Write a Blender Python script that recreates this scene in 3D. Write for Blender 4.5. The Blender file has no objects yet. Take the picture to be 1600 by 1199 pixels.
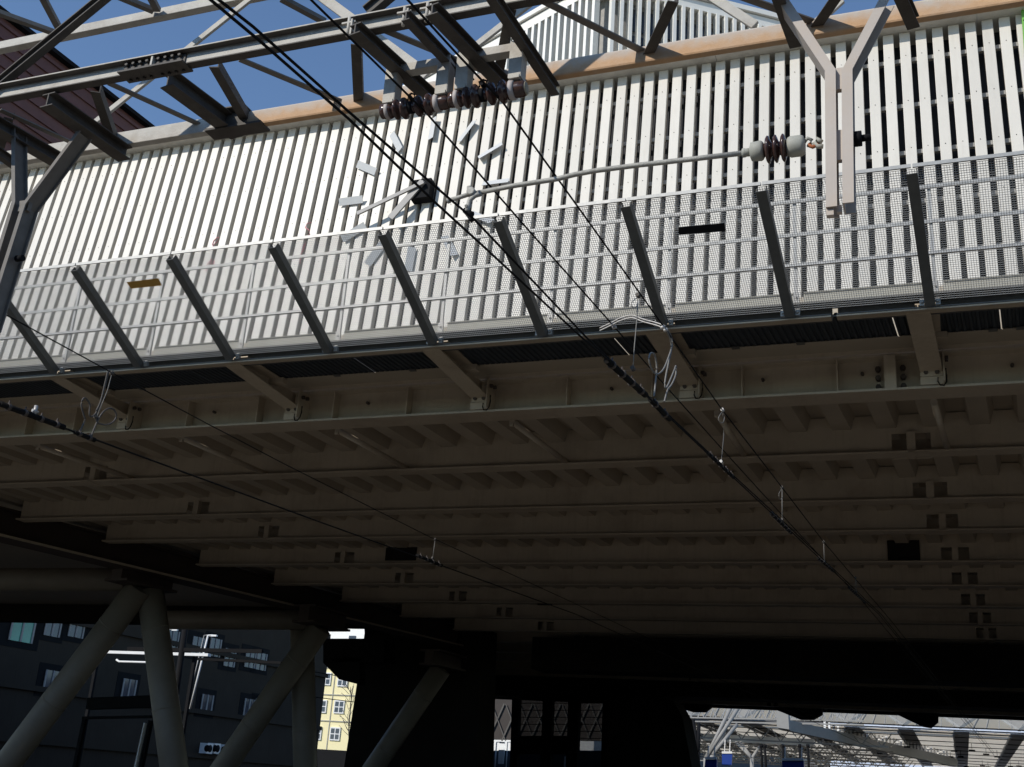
import bpy, bmesh, math, random
from mathutils import Vector as V, Matrix
random.seed(7)
scn = bpy.context.scene
# ------------------------------------------------------------------ camera, world, sun
F = 1780.0                                   # focal length in photo pixels (photo 1600 x 1199)
vL = V((-4800, 300, F)).normalized()         # vanishing direction of the bridge (to the left)
vT = V((850, 700, F)).normalized()           # vanishing direction of the tracks
cx = -vL
cz = vT.cross(vL).normalized()
if cz.y > 0: cz = -cz
cy = cz.cross(cx)
RW = Matrix((cx, cy, cz))                    # image axes -> world axes
TW = RW @ vT                                 # track direction in the world
KX = TW.x / TW.y
def ray(x, y): return RW @ V((x - 800, y - 599.5, F))
def pz(x, y, z): d = ray(x, y); return d * (z / d.z)
def py(x, y, Y): d = ray(x, y); return d * (Y / d.y)
def pn(x, y, p, n): d = ray(x, y); return d * (p.dot(n) / d.dot(n))
cam = bpy.data.objects.new('camera', bpy.data.cameras.new('camera'))
scn.collection.objects.link(cam)
r, u, b = RW.col[0], -RW.col[1], -RW.col[2]
cam.matrix_world = Matrix(((r.x, u.x, b.x, 0), (r.y, u.y, b.y, 0), (r.z, u.z, b.z, 0), (0, 0, 0, 1)))
cam.data.sensor_width = 36; cam.data.lens = F / 1600 * 36
cam.data.clip_start = 0.1; cam.data.clip_end = 3000
scn.camera = cam
SUN = V((0.65, 1.0, -0.78)).normalized()     # travel direction of the light
EL = math.asin(-SUN.z); AZ = math.atan2(-SUN.x, -SUN.y)
w = bpy.data.worlds.new('World'); scn.world = w; w.use_nodes = True
nt = w.node_tree; nt.nodes.clear()
so = nt.nodes.new('ShaderNodeOutputWorld'); sb = nt.nodes.new('ShaderNodeBackground'); sk = nt.nodes.new('ShaderNodeTexSky')
sk.sky_type = 'NISHITA'; sk.sun_disc = False; sk.sun_elevation = EL; sk.sun_rotation = AZ
sk.air_density = 1.0; sk.dust_density = 0.0; sk.ozone_density = 4.0
sb.inputs['Strength'].default_value = 0.15
nt.links.new(sk.outputs[0], sb.inputs[0]); nt.links.new(sb.outputs[0], so.inputs[0])
sl = bpy.data.lights.new('sun', 'SUN'); sl.energy = 3.6; sl.angle = math.radians(0.5); sl.color = (1, 0.95, 0.87)
sun = bpy.data.objects.new('sun', sl); scn.collection.objects.link(sun)
sun.rotation_euler = SUN.to_track_quat('-Z', 'Y').to_euler()
scn.view_settings.view_transform = 'Standard'; scn.view_settings.look = 'None'
scn.view_settings.exposure = 0.04; scn.view_settings.gamma = 1.0
GZ = -2.6                                    # rail level, the camera stands on a platform
# ------------------------------------------------------------------ materials
MATS = {}
def mat(name, col, rough=0.6, metal=0.0, var=0.12, scale=3.0, stain=None, stain_amt=0.5, stain_scale=1.2, bump=0.0, bscale=40, spec=0.5, stretch=(1, 1, 1), trans=0.0, streak=None):
    if name in MATS: return MATS[name]
    m = bpy.data.materials.new(name); m.use_nodes = True; n = m.node_tree.nodes; L = m.node_tree.links
    bs = n['Principled BSDF']; out = n['Material Output']
    bs.inputs['Roughness'].default_value = rough; bs.inputs['Metallic'].default_value = metal
    bs.inputs['Specular IOR Level'].default_value = spec
    tc = n.new('ShaderNodeTexCoord'); mp = n.new('ShaderNodeMapping'); mp.inputs['Scale'].default_value = stretch
    L.new(tc.outputs['Object'], mp.inputs[0])
    nz = n.new('ShaderNodeTexNoise'); nz.inputs['Scale'].default_value = scale; nz.inputs['Detail'].default_value = 6; nz.inputs['Roughness'].default_value = 0.65
    L.new(mp.outputs[0], nz.inputs['Vector'])
    rp = n.new('ShaderNodeValToRGB'); c = V(col)
    rp.color_ramp.elements[0].position = 0.3; rp.color_ramp.elements[1].position = 0.7
    rp.color_ramp.elements[0].color = (*(c * (1 - var)), 1); rp.color_ramp.elements[1].color = (*[min(1, q * (1 + var)) for q in col], 1)
    L.new(nz.outputs['Fac'], rp.inputs[0]); last = rp.outputs[0]
    if stain:
        n2 = n.new('ShaderNodeTexNoise'); n2.inputs['Scale'].default_value = stain_scale; n2.inputs['Detail'].default_value = 8; n2.inputs['Roughness'].default_value = 0.7
        L.new(mp.outputs[0], n2.inputs['Vector'])
        r2 = n.new('ShaderNodeValToRGB'); r2.color_ramp.elements[0].position = 0.48; r2.color_ramp.elements[1].position = 0.72
        r2.color_ramp.elements[1].color = (stain_amt,) * 3 + (1,)
        L.new(n2.outputs['Fac'], r2.inputs[0])
        mx = n.new('ShaderNodeMix'); mx.data_type = 'RGBA'; L.new(r2.outputs[0], mx.inputs[0]); L.new(last, mx.inputs[6])
        mx.inputs[7].default_value = (*stain, 1); last = mx.outputs[2]
    if streak:                                    # rain streaks: noise stretched down the face
        mp2 = n.new('ShaderNodeMapping'); mp2.inputs['Scale'].default_value = (9, 9, 0.5); L.new(tc.outputs['Object'], mp2.inputs[0])
        n3 = n.new('ShaderNodeTexNoise'); n3.inputs['Scale'].default_value = 1.6; n3.inputs['Detail'].default_value = 5; L.new(mp2.outputs[0], n3.inputs['Vector'])
        r3 = n.new('ShaderNodeValToRGB'); r3.color_ramp.elements[0].position = 0.52; r3.color_ramp.elements[1].position = 0.78
        r3.color_ramp.elements[1].color = (0.35,) * 3 + (1,); L.new(n3.outputs['Fac'], r3.inputs[0])
        mx = n.new('ShaderNodeMix'); mx.data_type = 'RGBA'; L.new(r3.outputs[0], mx.inputs[0]); L.new(last, mx.inputs[6])
        mx.inputs[7].default_value = (*streak, 1); last = mx.outputs[2]
    L.new(last, bs.inputs['Base Color'])
    if bump:
        nb = n.new('ShaderNodeTexNoise'); nb.inputs['Scale'].default_value = bscale; nb.inputs['Detail'].default_value = 4
        L.new(tc.outputs['Object'], nb.inputs['Vector'])
        bp = n.new('ShaderNodeBump'); bp.inputs['Strength'].default_value = bump; bp.inputs['Distance'].default_value = 0.02
        L.new(nb.outputs['Fac'], bp.inputs['Height']); L.new(bp.outputs[0], bs.inputs['Normal'])
    if trans:
        tr = n.new('ShaderNodeBsdfTranslucent'); L.new(last, tr.inputs[0])
        ms = n.new('ShaderNodeMixShader'); ms.inputs[0].default_value = trans
        L.new(bs.outputs[0], ms.inputs[1]); L.new(tr.outputs[0], ms.inputs[2]); L.new(ms.outputs[0], out.inputs[0])
    MATS[name] = m; return m
def emit(name, col, s):
    m = bpy.data.materials.new(name); m.use_nodes = True
    bs = m.node_tree.nodes['Principled BSDF']; bs.inputs['Base Color'].default_value = (*col, 1)
    bs.inputs['Emission Color'].default_value = (*col, 1); bs.inputs['Emission Strength'].default_value = s; return m
M_slat = mat('slat_paint', (0.655, 0.612, 0.54), 0.45, var=0.035, scale=1.5, streak=(0.52, 0.475, 0.4), bump=0.04, bscale=25)
M_coping = mat('coping_concrete', (0.62, 0.59, 0.53), 0.8, var=0.08, scale=6, stain=(0.33, 0.3, 0.25), stain_amt=0.5, stain_scale=2.2)
M_copcap = mat('coping_cap', (0.8, 0.79, 0.76), 0.5, var=0.03)
M_back = mat('screen_backing', (0.02, 0.022, 0.028), 0.8)
M_girt = mat('girt_paint', (0.3, 0.29, 0.27), 0.6, var=0.15, scale=9)
M_galv = mat('galvanised_steel', (0.33, 0.325, 0.31), 0.5, 0.35, var=0.15, scale=12, bump=0.03)
M_galvd = mat('galvanised_post', (0.105, 0.102, 0.094), 0.55, 0.2, var=0.15, scale=8)
M_mesh = mat('mesh_wire', (0.5, 0.49, 0.46), 0.6, 0.2)
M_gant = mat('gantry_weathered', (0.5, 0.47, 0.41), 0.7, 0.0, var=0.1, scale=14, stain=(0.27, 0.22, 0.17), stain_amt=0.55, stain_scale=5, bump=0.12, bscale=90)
M_gand = mat('gantry_dark', (0.075, 0.065, 0.054), 0.7, 0.0, var=0.2, scale=14, stain=(0.04, 0.03, 0.025), stain_amt=0.6, stain_scale=5, bump=0.12, bscale=90)  # darker copy of the gantry steel; shade on its members is in the colour
M_tan = mat('gantry_rust_tan', (0.54, 0.33, 0.175), 0.75, 0.0, var=0.1, scale=16, stain=(0.45, 0.36, 0.27), stain_amt=0.55, stain_scale=4, bump=0.1, bscale=90)
def weather_top(m, col):
    n = m.node_tree.nodes; L = m.node_tree.links; bs = n['Principled BSDF']; src = bs.inputs['Base Color'].links[0].from_socket
    tc = n.new('ShaderNodeTexCoord'); sx = n.new('ShaderNodeSeparateXYZ'); L.new(tc.outputs['Generated'], sx.inputs[0])
    nz = n.new('ShaderNodeTexNoise'); nz.inputs['Scale'].default_value = 22; nz.inputs['Detail'].default_value = 6; L.new(tc.outputs['Object'], nz.inputs['Vector'])
    ad = n.new('ShaderNodeMath'); ad.operation = 'MULTIPLY_ADD'; ad.inputs[1].default_value = 0.7; L.new(nz.outputs['Fac'], ad.inputs[0]); L.new(sx.outputs[2], ad.inputs[2])
    rp = n.new('ShaderNodeValToRGB'); sc_ = n.new('ShaderNodeMath'); sc_.operation = 'MULTIPLY'; sc_.inputs[1].default_value = 0.6; L.new(ad.outputs[0], sc_.inputs[0]); rp.color_ramp.elements[0].position = 0.4; rp.color_ramp.elements[1].position = 0.82; L.new(sc_.outputs[0], rp.inputs[0])
    mx = n.new('ShaderNodeMix'); mx.data_type = 'RGBA'; L.new(rp.outputs[0], mx.inputs[0]); L.new(src, mx.inputs[6]); mx.inputs[7].default_value = (*col, 1); L.new(mx.outputs[2], bs.inputs['Base Color'])
weather_top(M_tan, (0.5, 0.45, 0.39))
M_brk = mat('drop_bracket_paint', (0.5, 0.44, 0.38), 0.65, var=0.06, scale=8, stain=(0.42, 0.3, 0.18), stain_amt=0.4, stain_scale=4)
M_ins = mat('insulator_porcelain', (0.055, 0.028, 0.022), 0.18, var=0.25, scale=20, stain=(0.12, 0.085, 0.07), stain_amt=0.35, stain_scale=9)
M_insg = mat('insulator_cap', (0.36, 0.36, 0.31), 0.65, 0.0, var=0.12, scale=20, stain=(0.22, 0.21, 0.18), stain_amt=0.4, stain_scale=8)
M_insband = mat('insulator_band', (0.42, 0.38, 0.36), 0.6, var=0.1)
M_inscap = mat('insulator_end', (0.3, 0.26, 0.18), 0.6, var=0.15)
M_pipe = mat('arm_pipe', (0.36, 0.35, 0.31), 0.6, 0.1, var=0.2, scale=30, bump=0.2, bscale=160)
M_wire = mat('wire_black', (0.012, 0.011, 0.01), 0.9, spec=0.1)
M_wireg = mat('wire_grey', (0.2, 0.19, 0.17), 0.6, 0.2)
M_clampl = mat('clamp_bright', (0.42, 0.4, 0.37), 0.5, 0.3)
M_rustb = mat('rust_bolt', (0.35, 0.11, 0.04), 0.8)
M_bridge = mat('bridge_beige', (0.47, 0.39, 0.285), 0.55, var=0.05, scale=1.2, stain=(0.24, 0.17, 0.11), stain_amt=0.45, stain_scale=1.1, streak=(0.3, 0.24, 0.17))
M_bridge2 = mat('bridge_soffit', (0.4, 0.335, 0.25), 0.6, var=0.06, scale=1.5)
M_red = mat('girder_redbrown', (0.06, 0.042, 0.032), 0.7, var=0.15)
M_bolt = mat('bolt_dark', (0.06, 0.045, 0.035), 0.6)
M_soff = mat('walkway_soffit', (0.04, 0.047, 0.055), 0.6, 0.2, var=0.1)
M_toe = mat('toe_board', (0.36, 0.345, 0.29), 0.6, 0.1, var=0.08)
M_tube = mat('pier_tube', (0.22, 0.192, 0.15), 0.55, var=0.1, scale=1.5, stain=(0.15, 0.125, 0.095), stain_amt=0.5, stain_scale=1.0)
M_dark = mat('dark_steel', (0.012, 0.012, 0.013), 0.8, spec=0.1)
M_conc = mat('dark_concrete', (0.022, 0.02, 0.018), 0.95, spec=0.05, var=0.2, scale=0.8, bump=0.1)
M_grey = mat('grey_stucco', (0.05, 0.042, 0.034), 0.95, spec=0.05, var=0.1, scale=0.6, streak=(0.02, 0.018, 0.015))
M_glass = mat('window_glass', (0.05, 0.06, 0.08), 0.08, var=0.4, scale=0.4)
M_glassg = mat('window_glass_green', (0.05, 0.3, 0.22), 0.15, var=0.3, scale=0.4)
M_frame = mat('window_frame', (0.75, 0.74, 0.72), 0.5, var=0.03)
M_framed = mat('window_frame_shaded', (0.28, 0.27, 0.26), 0.6)  # darker copy of the frame paint, shade put into the colour
M_yel = mat('yellow_stucco', (0.86, 0.76, 0.44), 0.8, var=0.03, scale=0.7)
M_white = mat('white_paint', (0.82, 0.81, 0.78), 0.5, var=0.03)
M_fin = mat('white_fin', (0.82, 0.8, 0.74), 0.5, var=0.04, scale=2)
M_redw = mat('red_cladding', (0.12, 0.05, 0.045), 0.6, var=0.15, scale=2)
M_stn = mat('station_grey', (0.29, 0.28, 0.26), 0.6, var=0.06)
M_gmid = mat('gantry_mid', (0.17, 0.155, 0.135), 0.7, var=0.15, scale=14, stain=(0.13, 0.1, 0.08), stain_amt=0.5, stain_scale=5)  # darker gantry copy for shaded members; part of their shade is in the colour
M_blue = mat('sign_blue', (0.01, 0.05, 0.3), 0.4, var=0.03)
M_green = mat('banner_green', (0.16, 0.42, 0.07), 0.5, var=0.06)
M_brown = mat('plate_ochre', (0.42, 0.22, 0.04), 0.5, var=0.1)
M_ballast = mat('ballast', (0.028, 0.024, 0.019), 0.95, var=0.35, scale=9, stain=(0.018, 0.015, 0.012), stain_amt=0.6, stain_scale=0.3, bump=0.8, bscale=14)
M_rail = mat('rail_steel', (0.25, 0.2, 0.17), 0.4, 0.6)
M_roof = mat('roof_membrane', (0.85, 0.79, 0.69), 0.7, var=0.05, scale=0.3, trans=0.85)
M_brownp = mat('brown_fabric', (0.05, 0.041, 0.035), 0.8, var=0.12, scale=1.0)
M_pink = mat('graffiti_pink', (0.7, 0.25, 0.28), 0.6)
M_mark = mat('clock_plate', (0.6, 0.6, 0.59), 0.45, 0.0, var=0.04)
M_hand = mat('clock_hand', (0.22, 0.21, 0.2), 0.5, var=0.06)
M_lamp = emit('lit_window', (0.75, 0.85, 0.75), 0.7)
# ------------------------------------------------------------------ mesh builder
def axes(d, up=V((0, 0, 1))):
    d = d.normalized(); a = d.cross(up)
    if a.length < 1e-4: a = d.cross(V((1, 0, 0)))
    a.normalize(); return d, a, a.cross(d).normalized()     # along, side, up
class MB:
    def __init__(s): s.v = []; s.f = []; s.sm = []
    def poly(s, pts, smooth=False):
        i = len(s.v); s.v += [V(p) for p in pts]; s.f.append(list(range(i, i + len(pts)))); s.sm.append(smooth)
    def prism(s, A, B, smooth=False, caps=True):
        n = len(A); i = len(s.v); s.v += [V(p) for p in A] + [V(p) for p in B]
        for k in range(n):
            s.f.append([i + k, i + (k + 1) % n, i + n + (k + 1) % n, i + n + k]); s.sm.append(smooth)
        if caps:
            s.f.append([i + k for k in range(n)][::-1]); s.sm.append(False)
            s.f.append([i + n + k for k in range(n)]); s.sm.append(False)
    def prof(s, p, q, pr, up=V((0, 0, 1)), smooth=False):
        d, a, c = axes(q - p, up)
        s.prism([p + a * x + c * y for x, y in pr], [q + a * x + c * y for x, y in pr], smooth)
    def bar(s, p, q, wd, ht, up=V((0, 0, 1))):
        s.prof(V(p), V(q), [(-wd / 2, -ht / 2), (wd / 2, -ht / 2), (wd / 2, ht / 2), (-wd / 2, ht / 2)], up)
    def box(s, lo, hi):
        x0, y0, z0 = lo; x1, y1, z1 = hi
        s.prism([(x0, y0, z0), (x1, y0, z0), (x1, y1, z0), (x0, y1, z0)], [(x0, y0, z1), (x1, y0, z1), (x1, y1, z1), (x0, y1, z1)])
    def tube(s, p, q, r1, r2=None, n=12):
        p = V(p); q = V(q); r2 = r1 if r2 is None else r2; d, a, c = axes(q - p)
        cs = [(math.cos(2 * math.pi * k / n), math.sin(2 * math.pi * k / n)) for k in range(n)]
        s.prism([p + (a * x + c * y) * r1 for x, y in cs], [q + (a * x + c * y) * r2 for x, y in cs], True)
    def line(s, pts, r, n=6):
        pts = [V(p) for p in pts]; rings = []; up = V((0.013, 0.021, 1)).normalized()
        for k, p in enumerate(pts):
            d = pts[min(k + 1, len(pts) - 1)] - pts[max(k - 1, 0)]; d, a, c = axes(d, up)
            i = len(s.v); s.v += [p + (a * math.cos(2 * math.pi * j / n) + c * math.sin(2 * math.pi * j / n)) * r for j in range(n)]; rings.append(i)
        for i, j in zip(rings, rings[1:]):
            for k in range(n):
                s.f.append([i + k, i + (k + 1) % n, j + (k + 1) % n, j + k]); s.sm.append(True)
        s.f.append([rings[0] + k for k in range(n)][::-1]); s.f.append([rings[-1] + k for k in range(n)]); s.sm += [False, False]
    def lathe(s, o, d, prof, n=24):
        o = V(o); d, a, c = axes(V(d)); rings = []
        for t, rr in prof:
            i = len(s.v); s.v += [o + d * t + (a * math.cos(2 * math.pi * j / n) + c * math.sin(2 * math.pi * j / n)) * max(rr, 1e-4) for j in range(n)]; rings.append(i)
        for i, j in zip(rings, rings[1:]):
            for k in range(n):
                s.f.append([i + k, i + (k + 1) % n, j + (k + 1) % n, j + k]); s.sm.append(True)
        s.f.append([rings[0] + k for k in range(n)][::-1]); s.f.append([rings[-1] + k for k in range(n)]); s.sm += [False, False]
    def slab(s, pts, nrm, th):                      # polygon with a real thickness
        nrm = V(nrm).normalized(); s.prism([V(p) for p in pts], [V(p) + nrm * th for p in pts])
    def build(s, name, m, parent=None, bevel=0.0):
        me = bpy.data.meshes.new(name)
        o0 = s.v[0].copy() if (parent is None and s.v) else V((0, 0, 0))
        base = parent_loc(parent) if parent is not None else o0
        me.from_pydata([p - base for p in s.v], [], s.f); me.polygons.foreach_set('use_smooth', s.sm)
        bm = bmesh.new(); bm.from_mesh(me); bmesh.ops.recalc_face_normals(bm, faces=bm.faces); bm.to_mesh(me); bm.free()
        me.materials.append(m)
        o = bpy.data.objects.new(name, me); scn.collection.objects.link(o)
        if parent is None: o.location = base
        else: o.parent = parent
        if bevel:
            bv = o.modifiers.new('bevel', 'BEVEL'); bv.width = bevel; bv.segments = 2; bv.limit_method = 'ANGLE'
        return o
def parent_loc(p):
    l = V((0, 0, 0))
    while p is not None: l = l + V(p.location); p = p.parent
    return l
def tag(o, label=None, cat=None, group=None, kind=None):
    if label: o['label'] = label
    if cat: o['category'] = cat
    if group: o['group'] = group
    if kind: o['kind'] = kind
    return o
def thing(name, label, cat, loc, group=None):
    o = bpy.data.objects.new(name, None); scn.collection.objects.link(o); o.location = loc; o.empty_display_size = 0.3
    return tag(o, label, cat, group)
UP = V((0, 0, 1)); TWn = V((TW.x, TW.y, 0)).normalized(); XX = V((1, 0, 0))
def box_pr(wd, ht): return [(-wd / 2, -ht / 2), (wd / 2, -ht / 2), (wd / 2, ht / 2), (-wd / 2, ht / 2)]
def i_pr(wd, ht, tf, tw):
    h = ht / 2; a = wd / 2; t = tw / 2
    return [(-a, -h), (a, -h), (a, -h + tf), (t, -h + tf), (t, h - tf), (a, h - tf), (a, h), (-a, h), (-a, h - tf), (-t, h - tf), (-t, -h + tf), (-a, -h + tf)]
# ------------------------------------------------------------------ ground
m = MB(); m.box((-700, -150, GZ - 1.0), (500, 900, GZ)); tag(m.build('ground', M_ballast), kind='structure')
for tx in (-9.5, -5.5, -2.0, 1.8):   # tracks, seen to pass under the bridge
    m = MB()
    for s_ in (-0.53, 0.53):
        m.prof(V((tx + s_ + KX * 10.4, 10.4, GZ + 0.1)), V((tx + s_ + KX * 160, 160, GZ + 0.1)), i_pr(0.12, 0.16, 0.03, 0.02))
    for k in range(120):
        y = 10.6 + k * 0.75; c = tx + KX * y
        m.box((c - 1, y - 0.1, GZ + 0.0), (c + 1, y + 0.1, GZ + 0.05))
    tag(m.build('railway_track', M_rail), kind='structure')
m = MB(); m.box((-60, -9, GZ), (30, 10.2, GZ + 1.1)); tag(m.build('bounce_platform', mat('bounce_paving', (0.27, 0.24, 0.195), 0.9, var=0.15, scale=2.0, bump=0.2)), kind='structure')  # unseen paving laid to bounce sunlight up at the front girders
# unseen block added behind the camera to cut the low sky light
sb_ = thing('sky_block', 'long dark unseen block added behind the viewpoint to hold back low sky', 'building', (-10, -20, GZ))
m = MB(); m.box((-75, -34, GZ), (45, -9, 5.6)); m.build('wall', M_conc, sb_)
m = MB()
for k in range(24):
    for z in (-0.5, 3.2): m.box((-73 + k * 5, -9.0, z), (-70 + k * 5, -8.95, z + 1.7))
m.build('window', M_glass, sb_)
# ------------------------------------------------------------------ road bridge
bridge = thing('road_bridge', 'wide beige steel road bridge seen from below, its cross girders receding into the dark', 'bridge', (-8, 14, GZ))
def FX(u, Y): return u + KX * Y                      # x of a line running along the tracks
YG = [14.21, 16.85, 19.6, 21.85, 24.7, 27.35, 30.1, 32.85, 35.6, 38.4, 41.2, 44.0, 46.8, 49.6, 52.4, 55.2, 58.0, 60.8]
ZB = 5.0; ZD = 5.62
def xl(Y): return max(-24.0, -18.67 + 0.238 * (Y - 18.44) - 1.0) if Y < 36 else -18.4 + (Y - 35.6) * -0.52
def xsr(Y): return -0.54 + 0.0712 * (Y - 14.44)
def xsl(Y): return -15.08 + 0.1457 * (Y - 16.77)
for gi, Y in enumerate(YG):
    m = MB(); x0 = -38.0 if gi == 0 else xl(Y); x1 = 34.0
    cuts = [] if gi == 0 else [c for c in (xsl(Y), xsr(Y)) if c > x0 + 0.5]
    fw = 0.42 if gi == 0 else 0.28
    m.box((x0, Y - fw / 2, ZB), (x1, Y + fw / 2, ZB + 0.03))
    segs = []; a = x0
    for c in cuts: segs += [(a, c - 0.27)]; a = c + 0.27
    segs.append((a, x1))
    for s0, s1 in segs: m.box((s0, Y - 0.008, ZB + 0.03), (s1, Y + 0.008, ZD))
    for c in cuts:                                    # web spliced over a post between two square recesses
        m.box((c - 0.27, Y - 0.008, ZB + 0.33), (c + 0.27, Y + 0.008, ZD))
        m.box((c - 0.06, Y - 0.1, ZB + 0.03), (c + 0.06, Y + 0.02, ZB + 0.33))
        m.box((c - 0.045, Y - fw / 2 - 0.03, ZB - 0.012), (c + 0.045, Y + fw / 2 + 0.03, ZB - 0.0))
        m.box((c - 0.28, Y + 0.3, ZB + 0.03), (c + 0.28, Y + 0.32, ZB + 0.33))
    g = m.build('girder', M_bridge, bridge, bevel=0.0)
    if gi == 0:
        st = MB()
        for x in (-14.2, -13.2, -11.0, -9.72, -8.4, -7.19, -4.75, -3.55, -2.35, -1.15, 1.2, 2.4):
            st.box((x - 0.008, 14.03, ZB + 0.032), (x + 0.008, 14.2, 5.47))
        st.box((-38, 14.05, 5.47), (34, 14.37, 5.5))                       # top flange
        st.box((-38, 14.0, 5.5), (34, 14.02, 5.56)); st.box((-38, 14.1, 5.56), (34, 14.13, 5.66))
        st.box((-0.58, 14.0, ZB + 0.03), (-0.44, 14.06, 5.47)); st.box((-0.53, 14.06, ZB + 0.03), (-0.49, 14.2, 5.47))
        st.build('web_stiffener', M_bridge, g)
        for x in (-10.6, -9.1, -7.9, -5.9, -4.15, -2.1, -0.85, 0.9):
            bo = MB(); bo.tube((x, 14.205, 5.3), (x, 14.15, 5.3), 0.022, n=8); bo.build('bolt', M_bolt, g)
        for x in (-0.66, -0.36):
            for z in (5.1, 5.22, 5.34): bo = MB(); bo.tube((x, 14.2, z), (x, 14.12, z), 0.035, n=6); bo.build('bolt', M_bolt, g)
# deck plate with closed U ribs running along the tracks
m = MB()
deckp = [(-60, 14.4), (34, 14.4), (34, 62.6), (-33, 62.6), (-18.9, 35.6), (-60, 35.6), (-60, 18.0)]
m.slab([(x, y, ZD + 0.02) for x, y in deckp], UP, 0.9)
m.build('deck_plate', M_bridge2, bridge)
m = MB(); uu = -21.0
while uu < 9:
    p = V((FX(uu, 14.4), 14.4, ZD)); q = V((FX(uu, 62), 62, ZD))
    if uu < -17.3: q = V((FX(uu, 35), 35, ZD))
    m.prof(p, q, [(-0.19, 0.02), (0.19, 0.02), (0.13, -0.2), (-0.13, -0.2)]); uu += 0.64
m.build('deck_rib', M_bridge2, bridge)
for xa, xb, ya, yb2 in ((1386, 1438, 845, 876), (604, 650, 856, 876), (840, 862, 946, 962)):   # dark access openings in the girder webs
    Yh = 24.68 if ya < 900 else 30.08
    p, q = py(xa, ya, Yh), py(xb, yb2, Yh); m = MB(); m.box((p.x, Yh - .02, max(q.z, ZB + .04)), (q.x, Yh, p.z)); m.build('access_opening', M_conc, bridge)
for Ya, Yb, za, xa in ((36.8, 38.2, 3.95, -13.2), (50.0, 51.6, 4.4, -25.0)):      # dark beams added where the far girders should sink into shade
    m = MB(); m.box((xa, Ya, za), (34, Yb, ZB - 0.004)); m.build('shade_beam', M_conc, bridge)
# fascia girders closing the far ends
m = MB(); m.box((-60, 35.0, 4.97), (-18.9, 35.5, 5.62)); m.box((-32, 62.0, 4.95), (34, 62.5, 5.62))
m.slab([(-18.9, 35.5, 4.95), (-18.6, 35.5, 4.95), (-32.4, 62.5, 4.95), (-32.7, 62.5, 4.95)], UP, 0.66)
m.build('end_girder', M_conc, bridge)
m = MB(); m.slab([(-20.2, 37.9, GZ), (-19.9, 37.9, GZ), (-32.6, 62, GZ), (-32.9, 62, GZ)], UP, 7.5); tag(m.build('side_blocker', M_conc), 'dark unseen skirt added behind the pier wall to stop light from the left', 'wall')  # unseen wall added to keep left side light off the deep girders
m = MB(); m.box((34, 13.5, GZ), (36, 63, 6.5)); tag(m.build('light_blocker', M_conc), 'unseen dark abutment carrying the right end of the bridge', 'light_blocker')  # unseen wall added to close off sky light from the right
for P in ([(1165, 1085), (1284, 1085), (1284, 1116), (1270, 1124), (1250, 1124), (1190, 1100)], [(1368, 1090), (1466, 1090), (1466, 1128), (1455, 1137), (1442, 1135), (1385, 1108)], [(1000, 1080), (1118, 1080), (1116, 1100), (1100, 1112), (1080, 1112), (1030, 1096)]):
    m = MB(); m.slab([py(x, y, 61.0) for x, y in P], V((0, 1, 0)), .6); m.build('far_edge_bracket', M_conc, bridge)
# tapered edge brackets, tie rods
for u0 in (-16.2, -13.05, -9.968, -6.931, -3.94, -0.942, 2.06):
    ra = V((FX(u0, 14.0), 14.0, 5.2)); rb = V((FX(u0, 12.47), 12.47, 5.345))
    m = MB(); hw = 0.13
    m.prism([ra + V((-hw, 0, 0)), ra + V((hw, 0, 0)), rb + V((hw, 0, 0)), rb + V((-hw, 0, 0))], [p + V((0, 0, 0.016)) for p in (ra + V((-hw, 0, 0)), ra + V((hw, 0, 0)), rb + V((hw, 0, 0)), rb + V((-hw, 0, 0)))])
    ta = V((ra.x, 14.0, 5.45)); tb = V((rb.x, 12.47, 5.45)); e = V((0.006, 0, 0))
    m.prism([ra - e + UP * .016, rb - e + UP * .016, tb - e, ta - e], [ra + e + UP * .016, rb + e + UP * .016, tb + e, ta + e])
    m.box((ra.x - 0.13, 12.47, 5.45), (ra.x + 0.13, 13.42, 5.465))
    m.box((ra.x + 0.135, 13.86, 5.04), (ra.x + 0.15, 14.19, 5.46))
    m.box((ra.x - 0.09, 13.3, 5.375), (ra.x + 0.2, 13.42, 5.45))
    bk = m.build('edge_bracket', M_bridge, bridge)
    m = MB(); m.box((ra.x - 0.135, 13.965, 5.035), (ra.x + 0.135, 13.985, 5.135)); m.box((ra.x - 0.13, 13.968, 5.142), (ra.x + 0.13, 13.985, 5.24)); m.build('end_plate', M_bridge, bk)
    for pa, pb in (((-0.065, 13.97, 5.19), (-0.065, 13.94, 5.19)), ((0.065, 13.97, 5.19), (0.065, 13.94, 5.19)), ((0.16, 13.94, 5.36), (0.2, 13.94, 5.36)), ((0.16, 14.06, 5.38), (0.2, 14.06, 5.38))):
        m = MB(); m.tube(V(pa) + XX * ra.x, V(pb) + XX * ra.x, 0.028, n=6); m.build('bolt', M_bolt, bk)
    m = MB(); c = V((ra.x + 0.09, 13.94, 5.09))
    m.line([c + V((-0.02, 0, 0.02)), c + V((-0.025, 0, -0.03)), c + V((0.0, -0.01, -0.085)), c + V((0.045, -0.01, -0.09)), c + V((0.075, 0, -0.04)), c + V((0.08, 0.02, 0.05)), c + V((0.075, 0.02, 0.14))], 0.009)
    m.build('earth_cable', M_wire, bk)
for (a, b_) in (((284, 684), (400, 734)), ((527, 672), (628, 728)), ((800, 659), (881, 719)), ((1120, 645), (1163, 712)), ((1459, 628), (1480, 700)), ((60, 697), (190, 742))):
    p = pz(*a, ZB + 0.03); q = pz(*b_, ZB + 0.06); q = p + (q - p).normalized() * 2.5
    m = MB(); m.tube(p, q, 0.045); m.box((p.x - 0.03, p.y - 0.02, ZB - 0.04), (p.x + 0.03, p.y + 0.02, ZB)); m.build('tie_rod', M_bridge, bridge)
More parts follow.
